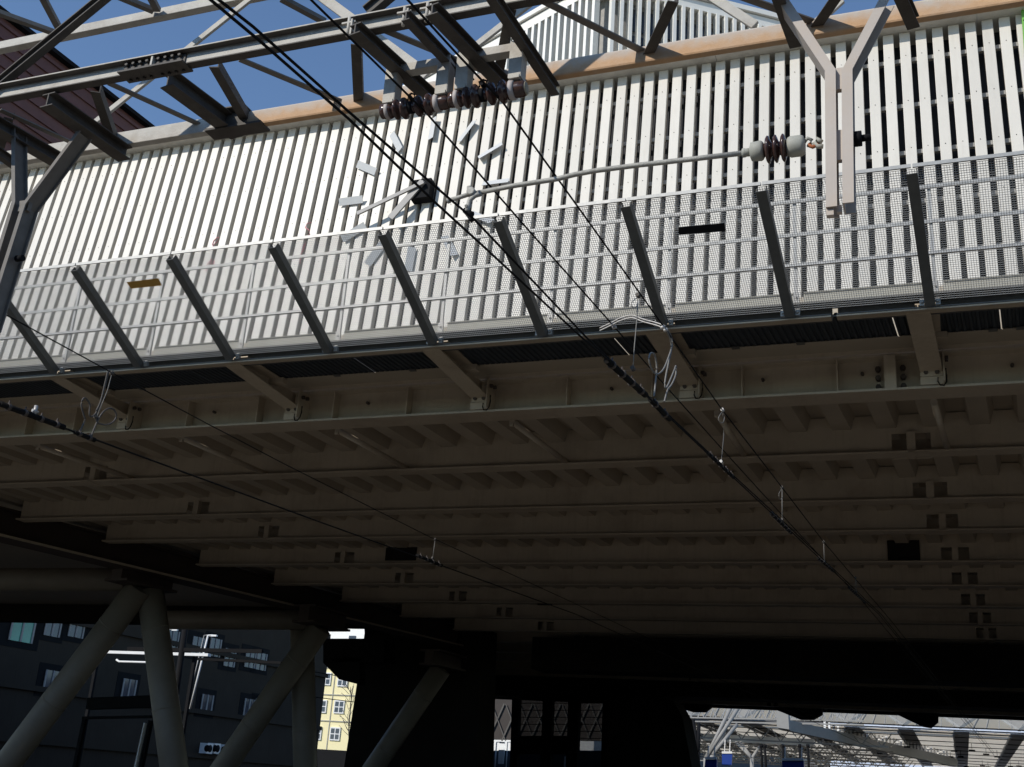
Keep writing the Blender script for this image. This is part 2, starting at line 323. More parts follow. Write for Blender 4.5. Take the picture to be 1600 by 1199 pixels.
# walkway: galvanised edge channel, corrugated soffit
YF = 12.42
m = MB()
m.prof(V((-38, YF, 5.37)), V((3, YF, 5.37)), [(-0.02, 0), (-0.02, 0.17), (0.05, 0.17), (0.05, 0.155), (0.0, 0.155), (0.0, 0.015), (0.05, 0.015), (0.05, 0)][::-1] if False else box_pr(0.016, 0.01))
m.box((-38, YF + 0.16, 5.372), (-1.06, YF + 0.176, 5.54)); m.box((-1.0, YF + 0.16, 5.372), (30, YF + 0.176, 5.54))
m.box((-38, YF - 0.04, 5.54), (30, YF + 0.176, 5.555))
m.box((-38, YF - 0.035, 5.375), (-1.06, YF + 0.16, 5.388)); m.box((-1.0, YF - 0.035, 5.375), (30, YF + 0.16, 5.388))
ec = m.build('edge_channel', M_galvd, bridge)
m = MB(); m.box((-38, YF - 0.03, 5.352), (-1.06, YF + 0.09, 5.37)); m.box((-1.0, YF - 0.03, 5.352), (30, YF + 0.09, 5.37)); m.build('edge_lip', M_bridge, bridge)
gaps = [pz(955, 525, 5.47).x - KX * pz(955, 525, 5.47).y, pz(1393, 495, 5.47).x - KX * pz(1393, 495, 5.47).y, pz(1561, 485, 5.47).x - KX * pz(1561, 485, 5.47).y]
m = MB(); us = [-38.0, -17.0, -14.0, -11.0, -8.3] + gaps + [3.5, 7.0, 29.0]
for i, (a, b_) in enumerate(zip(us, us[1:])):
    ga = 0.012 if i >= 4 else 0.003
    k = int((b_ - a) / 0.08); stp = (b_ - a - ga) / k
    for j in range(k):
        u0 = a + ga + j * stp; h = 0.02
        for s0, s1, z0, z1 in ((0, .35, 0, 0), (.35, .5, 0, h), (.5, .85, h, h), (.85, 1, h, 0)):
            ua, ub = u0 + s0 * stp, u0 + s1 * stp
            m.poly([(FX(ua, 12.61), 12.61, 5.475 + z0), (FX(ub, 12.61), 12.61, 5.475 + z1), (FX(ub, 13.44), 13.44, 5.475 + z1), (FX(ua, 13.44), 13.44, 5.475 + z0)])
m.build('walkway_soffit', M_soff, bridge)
m = MB()
m.box((-38, 13.44, 5.47), (30, 13.47, 5.56)); m.box((-38, 13.4, 5.462), (30, 13.44, 5.47)); m.box((-38, 13.47, 5.55), (30, 14.1, 5.565))
m.build('soffit_angle', M_bridge2, bridge)
m = MB()
for u0 in (-12.3, -8.9, -7.7, -4.9, -3.2, -2.4, -0.2, 0.1, 0.9):
    m.box((FX(u0, 13.4) - 0.05, 13.36, 5.455), (FX(u0, 13.4) + 0.05, 13.44, 5.468))
m.build('soffit_clip', M_galvd, bridge)
# left cross girder (dark red-brown), carried by the V piers
ga, gb = pz(-120, 815, 4.6), pz(478, 956, 4.6); gd = (gb - ga).normalized()
gb = ga + gd * 20.5
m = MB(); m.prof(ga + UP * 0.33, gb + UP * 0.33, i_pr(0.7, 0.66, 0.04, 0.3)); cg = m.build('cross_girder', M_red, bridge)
m = MB(); m.prof(ga + UP * 0.03 + V((0.37, -.1, 0)), gb + UP * 0.03 + V((0.37, -.1, 0)), box_pr(0.05, 0.05)); m.build('girder_edge', M_bridge, cg)
# ------------------------------------------------------------------ V piers
heads = [((222, 912), 4.4, (8, 1199), (272, 1199)), ((503, 975), 4.2, (350, 1199), (477, 1199)), ((692, 1040), 3.8, (585, 1199), None)]
names = ['nearest', 'middle', 'farthest']
for i, (h, z, l1, l2) in enumerate(heads):
    H = pz(*h, z)
    lab = ['pale V shaped tube pier, nearest and brightest at lower left', 'V shaped tube pier left of the yellow building', 'darkest leaning tube pier, right of the yellow building'][i]
    t = thing('tube_pier', lab, 'pier', (H.x, H.y, GZ), 'tube piers under the bridge')
    m = MB(); m.prof(H + V((-0.1, -0.9, 0.16)), H + V((0.1, 0.9, 0.16)), i_pr(0.75, 0.5, 0.06, 0.35)); m.build('pier_head', M_red, t)
    for L, off, dY in ((l1, -0.05, 0.0), (l2, -0.85 if i == 1 else 0.0, 0.9)):
        if L is None: continue
        p = H + V((off, dY * 0.4, -0.1))
        e = py(*L, H.y + dY); d = (e - p).normalized(); k = (GZ - p.z) / d.z; q = p + d * k
        m = MB(); m.tube(p, q, 0.34, n=28)
        for f_ in (0.14, 0.42, 0.7): c_ = p + (q - p) * f_; m.tube(c_ - d * .02, c_ + d * .02, 0.347, n=28)
        m.build('leg', M_tube, t)
    m = MB()
    e = py(h[0] - 20, h[1] - 6, H.y)
    m.tube(e, e + V((-14, 0, 0)) if i == 0 else py(232, h[1] - 6, H.y), 0.3 if i == 0 else 0.28, n=28)
    if i < 2: m.build('tube_beam', M_tube, t)
# ------------------------------------------------------------------ walkway railing
UPX = [-17.2, -15.7, -13.7, -12.17, -10.64, -9.07, -7.53, -6.01, -4.5, -2.98, -1.46, 0.07, 1.6, 3.1]
rl = thing('walkway_railing', 'upright galvanised handrail standing behind the slanted mesh fence', 'railing', (-6, 12.5, 5.56))
for x in UPX:
    m = MB(); m.box((x - 0.02, 12.485, 5.56), (x + 0.02, 12.515, 6.98)); m.box((x - 0.03, 12.46, 5.58), (x + 0.04, 12.485, 5.72)); m.tube((x + 0.005, 12.465, 5.66), (x + 0.005, 12.44, 5.66), 0.013, n=6)
    m.build('upright', M_galv, rl)
for z in (6.08, 6.48, 6.93):
    m = MB(); m.box((-24, 12.455, z - 0.02), (4, 12.485, z + 0.02)); m.build('rail', M_galv, rl)
for a, b_ in zip(UPX, UPX[1:]):
    m = MB(); m.box((a + 0.09, 12.49, 5.57), (b_ - 0.01, 12.495, 5.715)); m.box((a + 0.09, 12.47, 5.715), (b_ - 0.01, 12.5, 5.722)); m.build('toe_board', M_toe, rl)
# ------------------------------------------------------------------ slanted safety fence
fence = thing('safety_fence', 'grey wire mesh fence slanting outward over the tracks along the bridge edge', 'fence', (-6, 12.4, 5.46))
PB = [FX(u, 12.38) for u in (-17.4, -15.9, -14.4, -12.965, -11.455, -9.91, -8.37, -6.835, -5.34, -3.815, -2.325, -0.805, 0.7, 2.2)]
FD = (V((-0.095, -1.42, 0.82))); FZ = V((0, 12.34, 5.46)); FL = FD.length; FN = XX.cross(FD).normalized()
if FN.z > 0: FN = -FN                        # outward, downward face
for x in PB:
    p = V((x, 12.36, 5.44)); q = p + FD * 1.03
    m = MB(); m.prof(p + FN * 0.05, q + FN * 0.05, [(-0.055, -0.05), (0.055, -0.05), (0.055, 0.05), (0.045, 0.05), (0.045, -0.04), (-0.045, -0.04), (-0.045, 0.05), (-0.055, 0.05)], up=-FN)
    pst = m.build('post', M_galvd, fence)
    for s_ in (-1, 1):
        m = MB(); m.box((x + s_ * 0.085 - 0.025, 12.36, 5.39), (x + s_ * 0.085 + 0.025, 12.41, 5.47)); m.tube((x + s_ * 0.085, 12.37, 5.43), (x + s_ * 0.085, 12.335, 5.43), 0.016, n=6); m.build('base_clamp', M_galv, pst)
tp = V((0, 12.36, 5.44)) + FD * 1.03
for a, b_ in zip(PB, PB[1:]):
    m = MB(); m.box((a - 0.087, tp.y - 0.045, tp.z - 0.005), (b_ - 0.103, tp.y - 0.03, tp.z + 0.035)); m.box((a - 0.087, tp.y - 0.03, tp.z + 0.02), (b_ - 0.103, tp.y + 0.02, tp.z + 0.033))
    k = a + 0.4
    m.build('top_rail', M_galv, fence)
    m = MB(); wr = 0.0022; base = V((0, 12.36, 5.44)) - FN * 0.01
    n = 58
    for i in range(n + 1):                       # wires up the slope
        x = a + (b_ - a) * i / n; p = V((x, base.y, base.z)); m.bar(p, p + FD * 1.02, wr * 2, wr * 2, up=FN)
    n2 = 60
    for i in range(n2 + 1):                      # wires along the bridge
        t_ = i / n2 * 1.02; p = base + FD * t_ - FN * 0.009
        m.bar(V((a + FD.x * t_, p.y, p.z)), V((b_ + FD.x * t_, p.y, p.z)), wr * 2, wr * 2, up=FN)
    m.build('mesh_panel', M_mesh, fence)
# plates tied to the mesh
def plate(name, pts, label, mt):
    pc = V((0, 12.36, 5.44)) + FN * 0.035
    P = [pn(x, y, pc, FN) for x, y in pts]
    m = MB(); m.slab(P, FN, 0.006); tag(m.build(name, mt), label, 'sign plate')
plate('sign_plate', [(198, 441), (247, 435), (253, 446), (205, 451)], 'ochre brown blank plate tied to the mesh fence at left', M_brown)
plate('sign_plate', [(1060, 355.5), (1132, 348.5), (1133, 361), (1061, 367)], 'black blank plate tied to the mesh fence right of the bent arm', M_dark)
# ------------------------------------------------------------------ slatted screen wall
SD = V((0, 0.114, 0.9935)); SN = V((0, -0.9935, 0.114)); S0 = V((0, 14.5, 6.0))
def fac(x, s, off=0.0): return S0 + XX * x + SD * s + SN * off
def fpx(x, y): p = pn(x, y, S0, SN) - S0; return p.x, p.dot(SD)
wall = thing('slatted_screen', 'long white slatted screen wall standing on the bridge edge', 'screen wall', (-7, 14.6, 5.6))
SX, SR = fpx(1241.9, 112.9); PIT = 0.2275
TOPS = fpx(1242, 78)[1]
def sbox(m, x0, x1, s0, s1, o0, o1):
    m.prism([fac(x0, s0, o0), fac(x1, s0, o0), fac(x1, s1, o0), fac(x0, s1, o0)], [fac(x0, s0, o1), fac(x1, s0, o1), fac(x1, s1, o1), fac(x0, s1, o1)])
n_ = M_slat.node_tree.nodes; l_ = M_slat.node_tree.links; bs_ = n_['Principled BSDF']; src_ = bs_.inputs['Base Color'].links[0].from_socket
tc_ = n_.new('ShaderNodeTexCoord'); sx_ = n_.new('ShaderNodeSeparateXYZ'); l_.new(tc_.outputs['Object'], sx_.inputs[0])
di_ = n_.new('ShaderNodeMath'); di_.operation = 'MULTIPLY_ADD'; di_.inputs[1].default_value = 1 / PIT; di_.inputs[2].default_value = 0.5 - (SX + 7) / PIT; l_.new(sx_.outputs[0], di_.inputs[0])
fl_ = n_.new('ShaderNodeMath'); fl_.operation = 'FLOOR'; l_.new(di_.outputs[0], fl_.inputs[0])
wn_ = n_.new('ShaderNodeTexWhiteNoise'); wn_.noise_dimensions = '1D'; l_.new(fl_.outputs[0], wn_.inputs['W'])
mr_ = n_.new('ShaderNodeMapRange'); mr_.inputs[3].default_value = 0.9; mr_.inputs[4].default_value = 1.03; l_.new(wn_.outputs['Value'], mr_.inputs[0])
mm_ = n_.new('ShaderNodeMix'); mm_.data_type = 'RGBA'; mm_.blend_type = 'MULTIPLY'; mm_.inputs[0].default_value = 1.0; l_.new(src_, mm_.inputs[6]); l_.new(mr_.outputs[0], mm_.inputs[7]); l_.new(mm_.outputs[2], bs_.inputs['Base Color'])
m = MB(); sc = MB()
for i in range(-110, 16):
    x = SX + i * PIT; j = random.uniform(-0.004, 0.004); jo = random.uniform(-0.004, 0.003)
    sbox(m, x - 0.074 + j, x + 0.074 + j, -0.35, TOPS, -0.1, jo)
    for k in range(-1, 6):
        s = SR - k * 0.842
        sc.tube(fac(x + j + random.uniform(-.006, .006), s, 0.0), fac(x + j, s, 0.006), 0.006, n=6)
m.build('slats', M_slat, wall, bevel=0.006); sc.build('slat_screw', M_bolt, wall)
x0, x1 = SX - 110.6 * PIT, SX + 15.6 * PIT
m = MB()
for k in range(-1, 6):
    s = SR - k * 0.842; sbox(m, x0, x1, s - 0.035, s + 0.035, -0.16, -0.105)
m.build('girt', M_girt, wall)
m = MB(); sbox(m, x0, x1, -0.6, TOPS + 0.003, -0.36, -0.3); m.build('backing_wall', M_back, wall)
m = MB(); q = x0 - 0.3; cl = [-36, -30, -25, -20, -14.3, -11.2, -8.4, -5.2, fpx(1121, 80)[0], fpx(1526, 25)[0], 3.4]
for a, b_ in zip(cl, cl[1:]):
    sbox(m, a, b_ - 0.006, TOPS + 0.005, TOPS + 0.09, -0.37, 0.285)
cp = m.build('coping', M_coping, wall)
m = MB()
for a, b_ in zip(cl, cl[1:]):
    sbox(m, a, b_ - 0.006, TOPS + 0.0, TOPS + 0.1, 0.2865, 0.3)
m.build('coping_cap', M_copcap, cp)
def squig(pts): return [fac(*fpx(x, y), 0.006) for x, y in pts]
m = MB()
m.line(squig([(332, 383), (334, 377), (339, 372), (342, 371), (340, 378), (333, 384), (333, 390), (340, 388)]), 0.007, 5)
m.line(squig([(322, 425), (325, 412), (331, 406), (328, 416), (335, 408), (333, 420)]), 0.007, 5)
m.line(squig([(487, 348), (480, 350), (477, 356), (483, 360), (484, 367), (476, 372)]), 0.007, 5)
m.line(squig([(472, 395), (475, 385), (478, 381), (476, 390), (470, 398), (469, 412)]), 0.007, 5)
m.build('graffiti', M_pink, wall)
# ------------------------------------------------------------------ clock on the screen wall
CXc, CS = fpx(661, 303); clock = thing('wall_clock', 'large numberless wall clock of twelve metal bars and two hands on white slats', 'clock', fac(CXc, CS, 0))
for h in range(12):
    an = math.radians(90 - 30 * h); rad = XX * math.cos(an) + SD * math.sin(an); tan = -XX * math.sin(an) + SD * math.cos(an)
    c = fac(CXc, CS, 0.06) + rad * 1.31; t2 = (tan * math.cos(0.45) - SN * math.sin(0.45)); n2 = rad.cross(t2)
    m = MB(); A = [c + rad * a * 0.225 + t2 * b_ * 0.065 for a, b_ in ((-1, -1), (1, -1), (1, 1), (-1, 1))]
    m.slab(A, n2, 0.006)
    m.bar(c - SN * 0.06, c, 0.03, 0.03); m.build('hour_marker', M_mark, clock)
m = MB(); sbox(m, CXc - 0.13, CXc + 0.2, CS - 0.2, CS + 0.17, 0.0, 0.17); m.build('hub', M_dark, clock)
for nm, tip, w_, o in (('minute_hand', (568, 347), 0.07, 0.24), ('hour_hand', (618, 352), 0.12, 0.2)):
    tx, ts = fpx(*tip); d = V((tx - CXc, 0, ts - CS)); m = MB()
    a = fac(CXc, CS, o) - (fac(tx, ts, o) - fac(CXc, CS, o)).normalized() * 0.12
    m.bar(a, fac(tx, ts, o) , w_, 0.03, up=SN); m.build(nm, M_hand, clock)
# green banner at the right edge
m = MB(); P = [fac(*fpx(1595, 18), 0.05), fac(*fpx(1640, 12), 0.05), fac(*fpx(1652, 95), 0.05), fac(*fpx(1600, 88), 0.05)]
m.slab(P, SN, 0.03); gb_ = thing('banner_sign', 'green sign board on the white slats at the right edge', 'sign', P[3]); m.build('board', M_green, gb_)
m = MB(); m.slab([fac(*fpx(x, y), 0.082) for x, y in ((1598, 38), (1606, 34), (1606, 42), (1600, 40))], SN, 0.004); m.build('lettering', M_dark, gb_)
# ------------------------------------------------------------------ buildings above the bridge
cb = thing('finned_building', 'white flat roofed building with upright fins rising behind the slatted screen', 'building', (-8, 26, 8))
ZR = 22.4
C0, C1, C2 = pz(948, -30, ZR), pz(760, 76, ZR), pz(1215, 36, ZR)
d1 = (C1 - C0).normalized(); d2 = (C2 - C0).normalized(); C1 = C0 + d1 * 9; C2 = C0 + d2 * 9
back = (d1 + d2).normalized()
m = MB(); m.slab([V((p.x, p.y, ZR - 0.55)) for p in (C0 - back * 0.45, C1 - back * .4, C1 + d2 * 9, C2 - back * .4)], UP, 0.32); 
m.build('roof_band', M_fin, cb)
m = MB(); m.slab([V((p.x, p.y, ZR - 0.2)) for p in (C0 - back * 0.56, C1 - back * .5, C1 + d2 * 9, C2 - back * .5)], UP, 0.16); m.build('parapet', M_fin, cb)
m = MB()
for d, dn in ((d1, d2), (d2, d1)):
    L = 9; nrm = (dn - d * dn.dot(d)).normalized()
    k = 0; t_ = 0.1
    while t_ < L:
        p = C0 + d * t_ - nrm * 0.3; p.z = 12; q = V((p.x, p.y, ZR - 0.551)); m.prof(p, q, box_pr(0.1, 0.22), up=nrm); t_ += 0.27
m.build('fins', M_fin, cb)
m = MB(); m.slab([V((p.x, p.y, 12)) for p in (C0 + back * .1, C1 + back * .1, C1 + d2 * 9, C2 + back * .1)], UP, ZR - 12.56); m.build('wall', M_girt, cb)
for d, dn, ta, tb in ((d1, d2, (891, 47), (891, 62)), (d1, d2, (905, 78), (905, 98)), (d2, d1, (985, 16), (985, 50)), (d2, d1, (985, 57), (985, 78))):
    nrm = (dn - d * dn.dot(d)).normalized(); m = MB()
    p = C0 + d * 0.7 + back * 0.1; q = C0 + d * 8.6 + back * 0.1; z1, z0 = pn(*ta, p, nrm).z, pn(*tb, p, nrm).z
    m.prism([V((p.x, p.y, z0)) - nrm * .03, V((q.x, q.y, z0)) - nrm * .03, V((q.x, q.y, z1)) - nrm * .03, V((p.x, p.y, z1)) - nrm * .03],
            [V((p.x, p.y, z0)) - nrm * .06, V((q.x, q.y, z0)) - nrm * .06, V((q.x, q.y, z1)) - nrm * .06, V((p.x, p.y, z1)) - nrm * .06])
    m.build('window_band', M_glass, cb)
rb_ = thing('clad_building', 'dark red building clad in horizontal ribs, above the screen at upper left', 'building', (-23, 26, 8))
e0, e1 = pz(-60, -22, 18), pz(225, 198, 18); ed = (e1 - e0).normalized()
m = MB(); m.slab([e0 + UP * -10, e1 + ed * 4 + UP * -10, e1 + ed * 4, e0], V((-1, 0, 0)), 6); m.build('wall', M_redw, rb_)
m = MB()
for k in range(26):
    m.prof(e0 - UP * (0.18 + k * 0.36) + XX * 0.02, e1 + ed * 4 - UP * (0.18 + k * 0.36) + XX * 0.02, box_pr(0.06, 0.1))
m.build('cladding_rib', M_redw, rb_)
m = MB(); m.prof(e0 + UP * 0.06 + XX * 0.05, e1 + ed * 4 + UP * 0.06 + XX * 0.05, box_pr(0.3, 0.12)); m.build('roof_edge', M_dark, rb_)
# ------------------------------------------------------------------ overhead line gantry
YA, YB, ZC, ZT = 4.345, 4.96, 3.75, 4.70
gan = thing('overhead_line_gantry', 'weathered steel lattice gantry beam crossing above the tracks in front of the bridge', 'gantry', (-3, 4.65, ZC))
def gb2(name, mt, *bars, bevel=0.004):
    m = MB()
    for f in bars: f(m)
    return m.build(name, mt, gan, bevel=bevel)
# lower front chord: web with a flange overhanging to the front on top and to the back at the bottom
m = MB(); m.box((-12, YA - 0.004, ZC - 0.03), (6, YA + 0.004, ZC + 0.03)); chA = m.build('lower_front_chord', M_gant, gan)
m = MB(); m.box((-12, YA - 0.042, ZC + 0.03), (6, YA + 0.02, ZC + 0.037)); m.build('top_flange', M_gand, chA)  # dark copy used here so the flange's underside shade is in its colour
m = MB(); m.box((-12, YA - 0.005, ZC - 0.037), (6, YA + 0.05, ZC - 0.03)); m.build('bottom_flange', M_gand, chA)  # same dark copy, painted in for the shade under the chord
m = MB(); m.box((-12, YA - 0.046, ZC + 0.03), (6, YA - 0.0425, ZC + 0.037)); m.build('flange_lip', M_gant, chA)
xs = pz(247, 104, ZC).x; xs2 = pz(372, 190, ZC).x
m = MB(); m.box((-12, YB, ZC - 0.05), (xs2 - 0.0, YB + 0.05, ZC + 0.05)); m.build('lower_rear_chord', M_gant, gan, bevel=0.004)
m = MB(); m.box((xs2 + 0.002, YB, ZC - 0.056), (6, YB + 0.048, ZC + 0.05)); o = m.build('lower_rear_chord', M_tan, gan, bevel=0.012); o['label'] = 'rust tan stretch of the rear chord'
m = MB(); m.box((-12, YB, ZT - 0.03), (6, YB + 0.06, ZT + 0.035)); m.build('upper_rear_chord', M_gant, gan, bevel=0.004)
m = MB(); m.box((-12, YA - 0.06, ZT - 0.03), (6, YA, ZT + 0.035)); m.build('upper_front_chord', M_gant, gan, bevel=0.004)
# splice plates with bolts
m = MB(); m.box((xs - 0.21, YA - 0.012, ZC - 0.028), (xs + 0.21, YA - 0.0045, ZC + 0.028)); m.box((xs - 0.22, YA - 0.05, ZC - 0.05), (xs + 0.22, YA + 0.06, ZC - 0.0385)); m.build('splice_plate', M_gand, gan); m = MB(); m.box((xs - 0.2, YA - 0.03, ZC + 0.038), (xs + 0.2, YA + 0.02, ZC + 0.044))
m.box((xs - 0.006, YA - 0.04, ZC - 0.038), (xs + 0.006, YA - 0.012, ZC + 0.029))
sp = m.build('splice_plate', M_gant, gan)
for k in range(8):
    x = xs - 0.185 + k * 0.0475 + (0.03 if k > 3 else 0)
    for pa, pb in (((x, YA - 0.012, ZC + 0.014), (x, YA - 0.032, ZC + 0.014)), ((x, YA - 0.012, ZC - 0.016), (x, YA - 0.026, ZC - 0.016)), ((x, YA + 0.03, ZC - 0.05), (x, YA + 0.03, ZC - 0.066))):
        m = MB(); m.tube(pa, pb, 0.01, n=6); m.build('bolt', M_gand, sp)
m = MB(); m.box((xs2 - 0.2, YB - 0.03, ZC - 0.066), (xs2 + 0.2, YB + 0.08, ZC - 0.052)); m.box((xs2 - 0.08, YB - 0.012, ZC - 0.045), (xs2 + 0.08, YB - 0.002, ZC + 0.04)); m.box((xs2 - 0.09, YB - 0.06, ZC + 0.052), (xs2 + 0.09, YB + 0.08, ZC + 0.06)); m.build('splice_plate', M_gand, gan)
def brace(a, b_, za, zb_, wd, th, mt, ext=0.0, up=UP):
    pa = pz(*a, za); pb = pz(*b_, zb_); d = (pb - pa).normalized()
    m = MB(); m.bar(pa - d * ext, pb + d * ext, wd, th, up); m.build('brace', mt, gan, bevel=0.003)
def braceY(a, b_, Y, wd, th, mt, ext=0.0):
    pa = py(*a, Y); pb = py(*b_, Y); d = (pb - pa).normalized()
    m = MB(); m.bar(pa - d * ext, pb + d * ext, th, wd, UP); m.build('brace', mt, gan, bevel=0.003)
zl = ZC + 0.02
for a, b_ in (((375, 93), (550, 166)), ((170, 130), (330, 203)), ((600, 47), (760, 113)), ((838, -4), (1004, 80)), ((1060, -40), (1266, 33)), ((0, 172), (110, 222)), ((335, 99), (385, 186)), ((150, 138), (176, 215)), ((557, 64), (561, 164)), ((799, 8), (777, 122)), ((1052, -4), (1013, 80)), ((1320, -30), (1277, 33)), ((15, 180), (-8, 255))):
    vert = abs(b_[0] - a[0]) < 60
    pa = pz(*a, zl); pb = pz(*b_, zl)
    if pa.y < YA: pa = pb + (pa - pb) * ((pb.y - YA) / (pb.y - pa.y))
    d = (pb - pa).normalized()
    m = MB()
    if vert: m.prof(pa, pb + d * 0.02, [(-0.028, -0.028), (0.028, -0.028), (0.028, 0.028), (0.022, 0.028), (0.022, -0.022), (-0.028, -0.022)], UP)
    else: m.bar(pa, pb + d * 0.01, 0.045, 0.008, UP)
    m.build('brace', M_gand if vert else M_gmid, gan)
# rear face lattice (sunlit) and top face lattice
for a, b_, wd in (((148, 192), (395, -4), 0.04), ((490, -14), (668, 118), 0.062), ((840, -3), (733, 80), 0.04), ((1315, 0), (1276, 36), 0.045), ((-100, 200), (-30, 130), 0.04), ((1010, -70), (1180, 40), 0.05)):
    braceY(a, b_, YB + 0.012, wd, 0.02, M_gant, 0.0)
for a, b_ in (((-30, 10), (84, 51)), ((58, -20), (94, 48)), ((170, -12), (240, 17)), ((228, -18), (246, 16)), ((440, -2), (507, 34))):
    pa = pz(*a, ZT); pb = pz(*b_, ZT); d = (pb - pa).normalized()
    if pb.y < YB + 0.02 and a[0] < 400: pa = pb - d * 0.62 / max(0.3, abs(d.y))
    m = MB(); m.bar(pa, pb, 0.045, 0.03, UP); m.build('brace', M_gmid, gan)
# front face diagonals (heavier, in shade)
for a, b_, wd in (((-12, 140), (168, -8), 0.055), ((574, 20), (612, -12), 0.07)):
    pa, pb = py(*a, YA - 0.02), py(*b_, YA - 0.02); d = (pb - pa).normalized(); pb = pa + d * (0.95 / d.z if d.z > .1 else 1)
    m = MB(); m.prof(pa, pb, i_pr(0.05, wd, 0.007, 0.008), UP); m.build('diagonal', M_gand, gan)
# cross arms under the chords
def arm(a, b_, wd, ht, z=ZC - 0.057, mt=M_gand, ext0=0.03, pr=None):
    z -= ht / 2; pa, pb = pz(*a, z), pz(*b_, z); d = (pb - pa).normalized()
    m = MB(); m.prof(pa - d * ext0, pb, pr or i_pr(wd, ht, 0.008, 0.01), UP); return m.build('cross_arm', mt, gan, bevel=0.002)
arm((268, 128), (372, 205), 0.1, 0.1, z=ZC + 0.045); arm((80, 160), (196, 242), 0.1, 0.09)
arm((560, 50), (683, 160), 0.075, 0.065); arm((639, 30), (735, 132), 0.05, 0.055, mt=M_gand); arm((680, 20), (795, 140), 0.075, 0.065)
arm((770, -5), (868, 142), 0.05, 0.065); arm((1212, -20), (1243, 66), 0.06, 0.07); arm((1405, -14), (1427, 36), 0.06, 0.07)
arm((-40, 175), (100, 256), 0.09, 0.08); arm((-70, 190), (30, 262), 0.05, 0.06)
for a in ((548, 38), (632, 18), (667, 10)):                 # hook clamps over the front chord
    p = pz(*a, ZC); m = MB(); m.box((p.x - 0.04, YA - 0.05, ZC - 0.01), (p.x + 0.04, YA - 0.035, ZC + 0.0)); m.box((p.x + 0.02, YA - 0.06, ZC - 0.09), (p.x + 0.03, YA - 0.033, ZC + 0.005))
    m.tube((p.x, YA - 0.043, ZC - 0.09), (p.x, YA - 0.043, ZC + 0.03), 0.009, n=8); m.build('hook_clamp', M_gant, gan)
# hanger frames for the insulators
YI = 4.66
for (c0, c1, h0, h1, e0_, e1_) in (((618, 113), (703, 96), (612, 120), (694, 100), 160, 146), ((732, 91), (815, 74), (724, 96), (807, 82), 138, 122)):
    a, b_ = py(*c0, YI), py(*c1, YI); m = MB(); zc = (a.z + b_.z) / 2
    m.box((a.x - 0.02, YI - 0.03, zc - 0.03), (b_.x, YI + 0.03, zc + 0.02)); hf = m.build('hanger_bar', M_gant, gan, bevel=0.003)
    for hh, ee in ((h0, e0_), (h1, e1_)):
        p = py(hh[0], hh[1], YI - 0.035); q = py(hh[0] - 2, ee, YI - 0.035)
        m = MB(); m.box((p.x - 0.035, YI - 0.045, q.z), (p.x + 0.035, YI - 0.035, zc + 0.02)); m.box((p.x + 0.03, YI - 0.045, q.z), (p.x + 0.037, YI + 0.03, zc)); m.box((p.x - 0.03, YI - 0.05, q.z - 0.008), (p.x + 0.03, YI + 0.0, q.z + 0.012)); m.build('hanger_plate', M_gant, gan, bevel=0.002)
# gantry posts standing outside the picture
for x in (-12.0, 6.0):
    for Yp in (YA, YB):
        m = MB(); m.bar(V((x, Yp, GZ)), V((x, Yp, ZT)), 0.15, 0.15, up=XX); m.build('mast', M_gant, gan)
# drop brackets
def drop(label, legs, Yd, extra, mt=M_brk, wd0=0.024):
    t = thing('drop_bracket', label, 'bracket', py(*legs[0][-1], Yd), 'drop brackets hanging from the gantry')
    for L in legs:
        P = [py(*q_, Yd) for q_ in L]; m = MB(); wdt = wd0; dp = 0.055
        for k, (p, q_) in enumerate(zip(P, P[1:])):
            for xa, xb, ya, yb2 in ((-wdt, wdt, -dp, -dp + .008), (-wdt, -wdt + .007, -dp + .008, dp - .008), (-wdt, wdt, dp - .008, dp)):
                c4 = [V((xa, ya, 0)), V((xb, ya, 0)), V((xb, yb2, 0)), V((xa, yb2, 0))]; m.prism([p + c for c in c4], [q_ + c for c in c4])
        m.build('leg', mt, t)
    for (a, b_, dy) in extra:
        p, q_ = py(*a, Yd), py(*b_, Yd); m = MB(); m.box((min(p.x, q_.x), Yd - dy, min(p.z, q_.z)), (max(p.x, q_.x), Yd - dy + 0.03, max(p.z, q_.z))); m.build('gusset_plate', mt, t)
    return t
dr = drop('forked tan steel drop bracket hanging at right, holding the ribbed insulator', [[(1219, 0), (1299, 120), (1301, 332)], [(1388, 0), (1325, 120), (1327, 326)]], 4.65,
     [((1299, 114), (1328, 143), 0.03), ((1303, 210), (1322, 254), 0.03), ((1292, 326), (1304, 342), 0.04), ((1308, 324), (1316, 334), 0.02)])
p = py(1334, 218, 4.65); m = MB(); m.tube(p + V((0, 0, 0)), p + V((0.035, 0, 0)), 0.035); m.tube(p + V((0.03, 0, 0)), p + V((0.075, 0, 0)), 0.016, n=6); m.build('pin_bolt', M_dark, dr)
dl = drop('forked dark drop bracket cut off by the left edge', [[(30, 205), (31, 322), (-14, 470), (-30, 520)], [(132, 212), (47, 326), (4, 462), (-12, 515)]], 4.65, [((36, 318), (48, 332), 0.03)], mt=M_gmid, wd0=0.014)
p = py(30, 404, 4.65); m = MB(); m.tube(p - V((0.02, 0, 0)), p + V((0.03, 0, 0)), 0.02, n=8); m.build('pin_bolt', M_dark, dl)
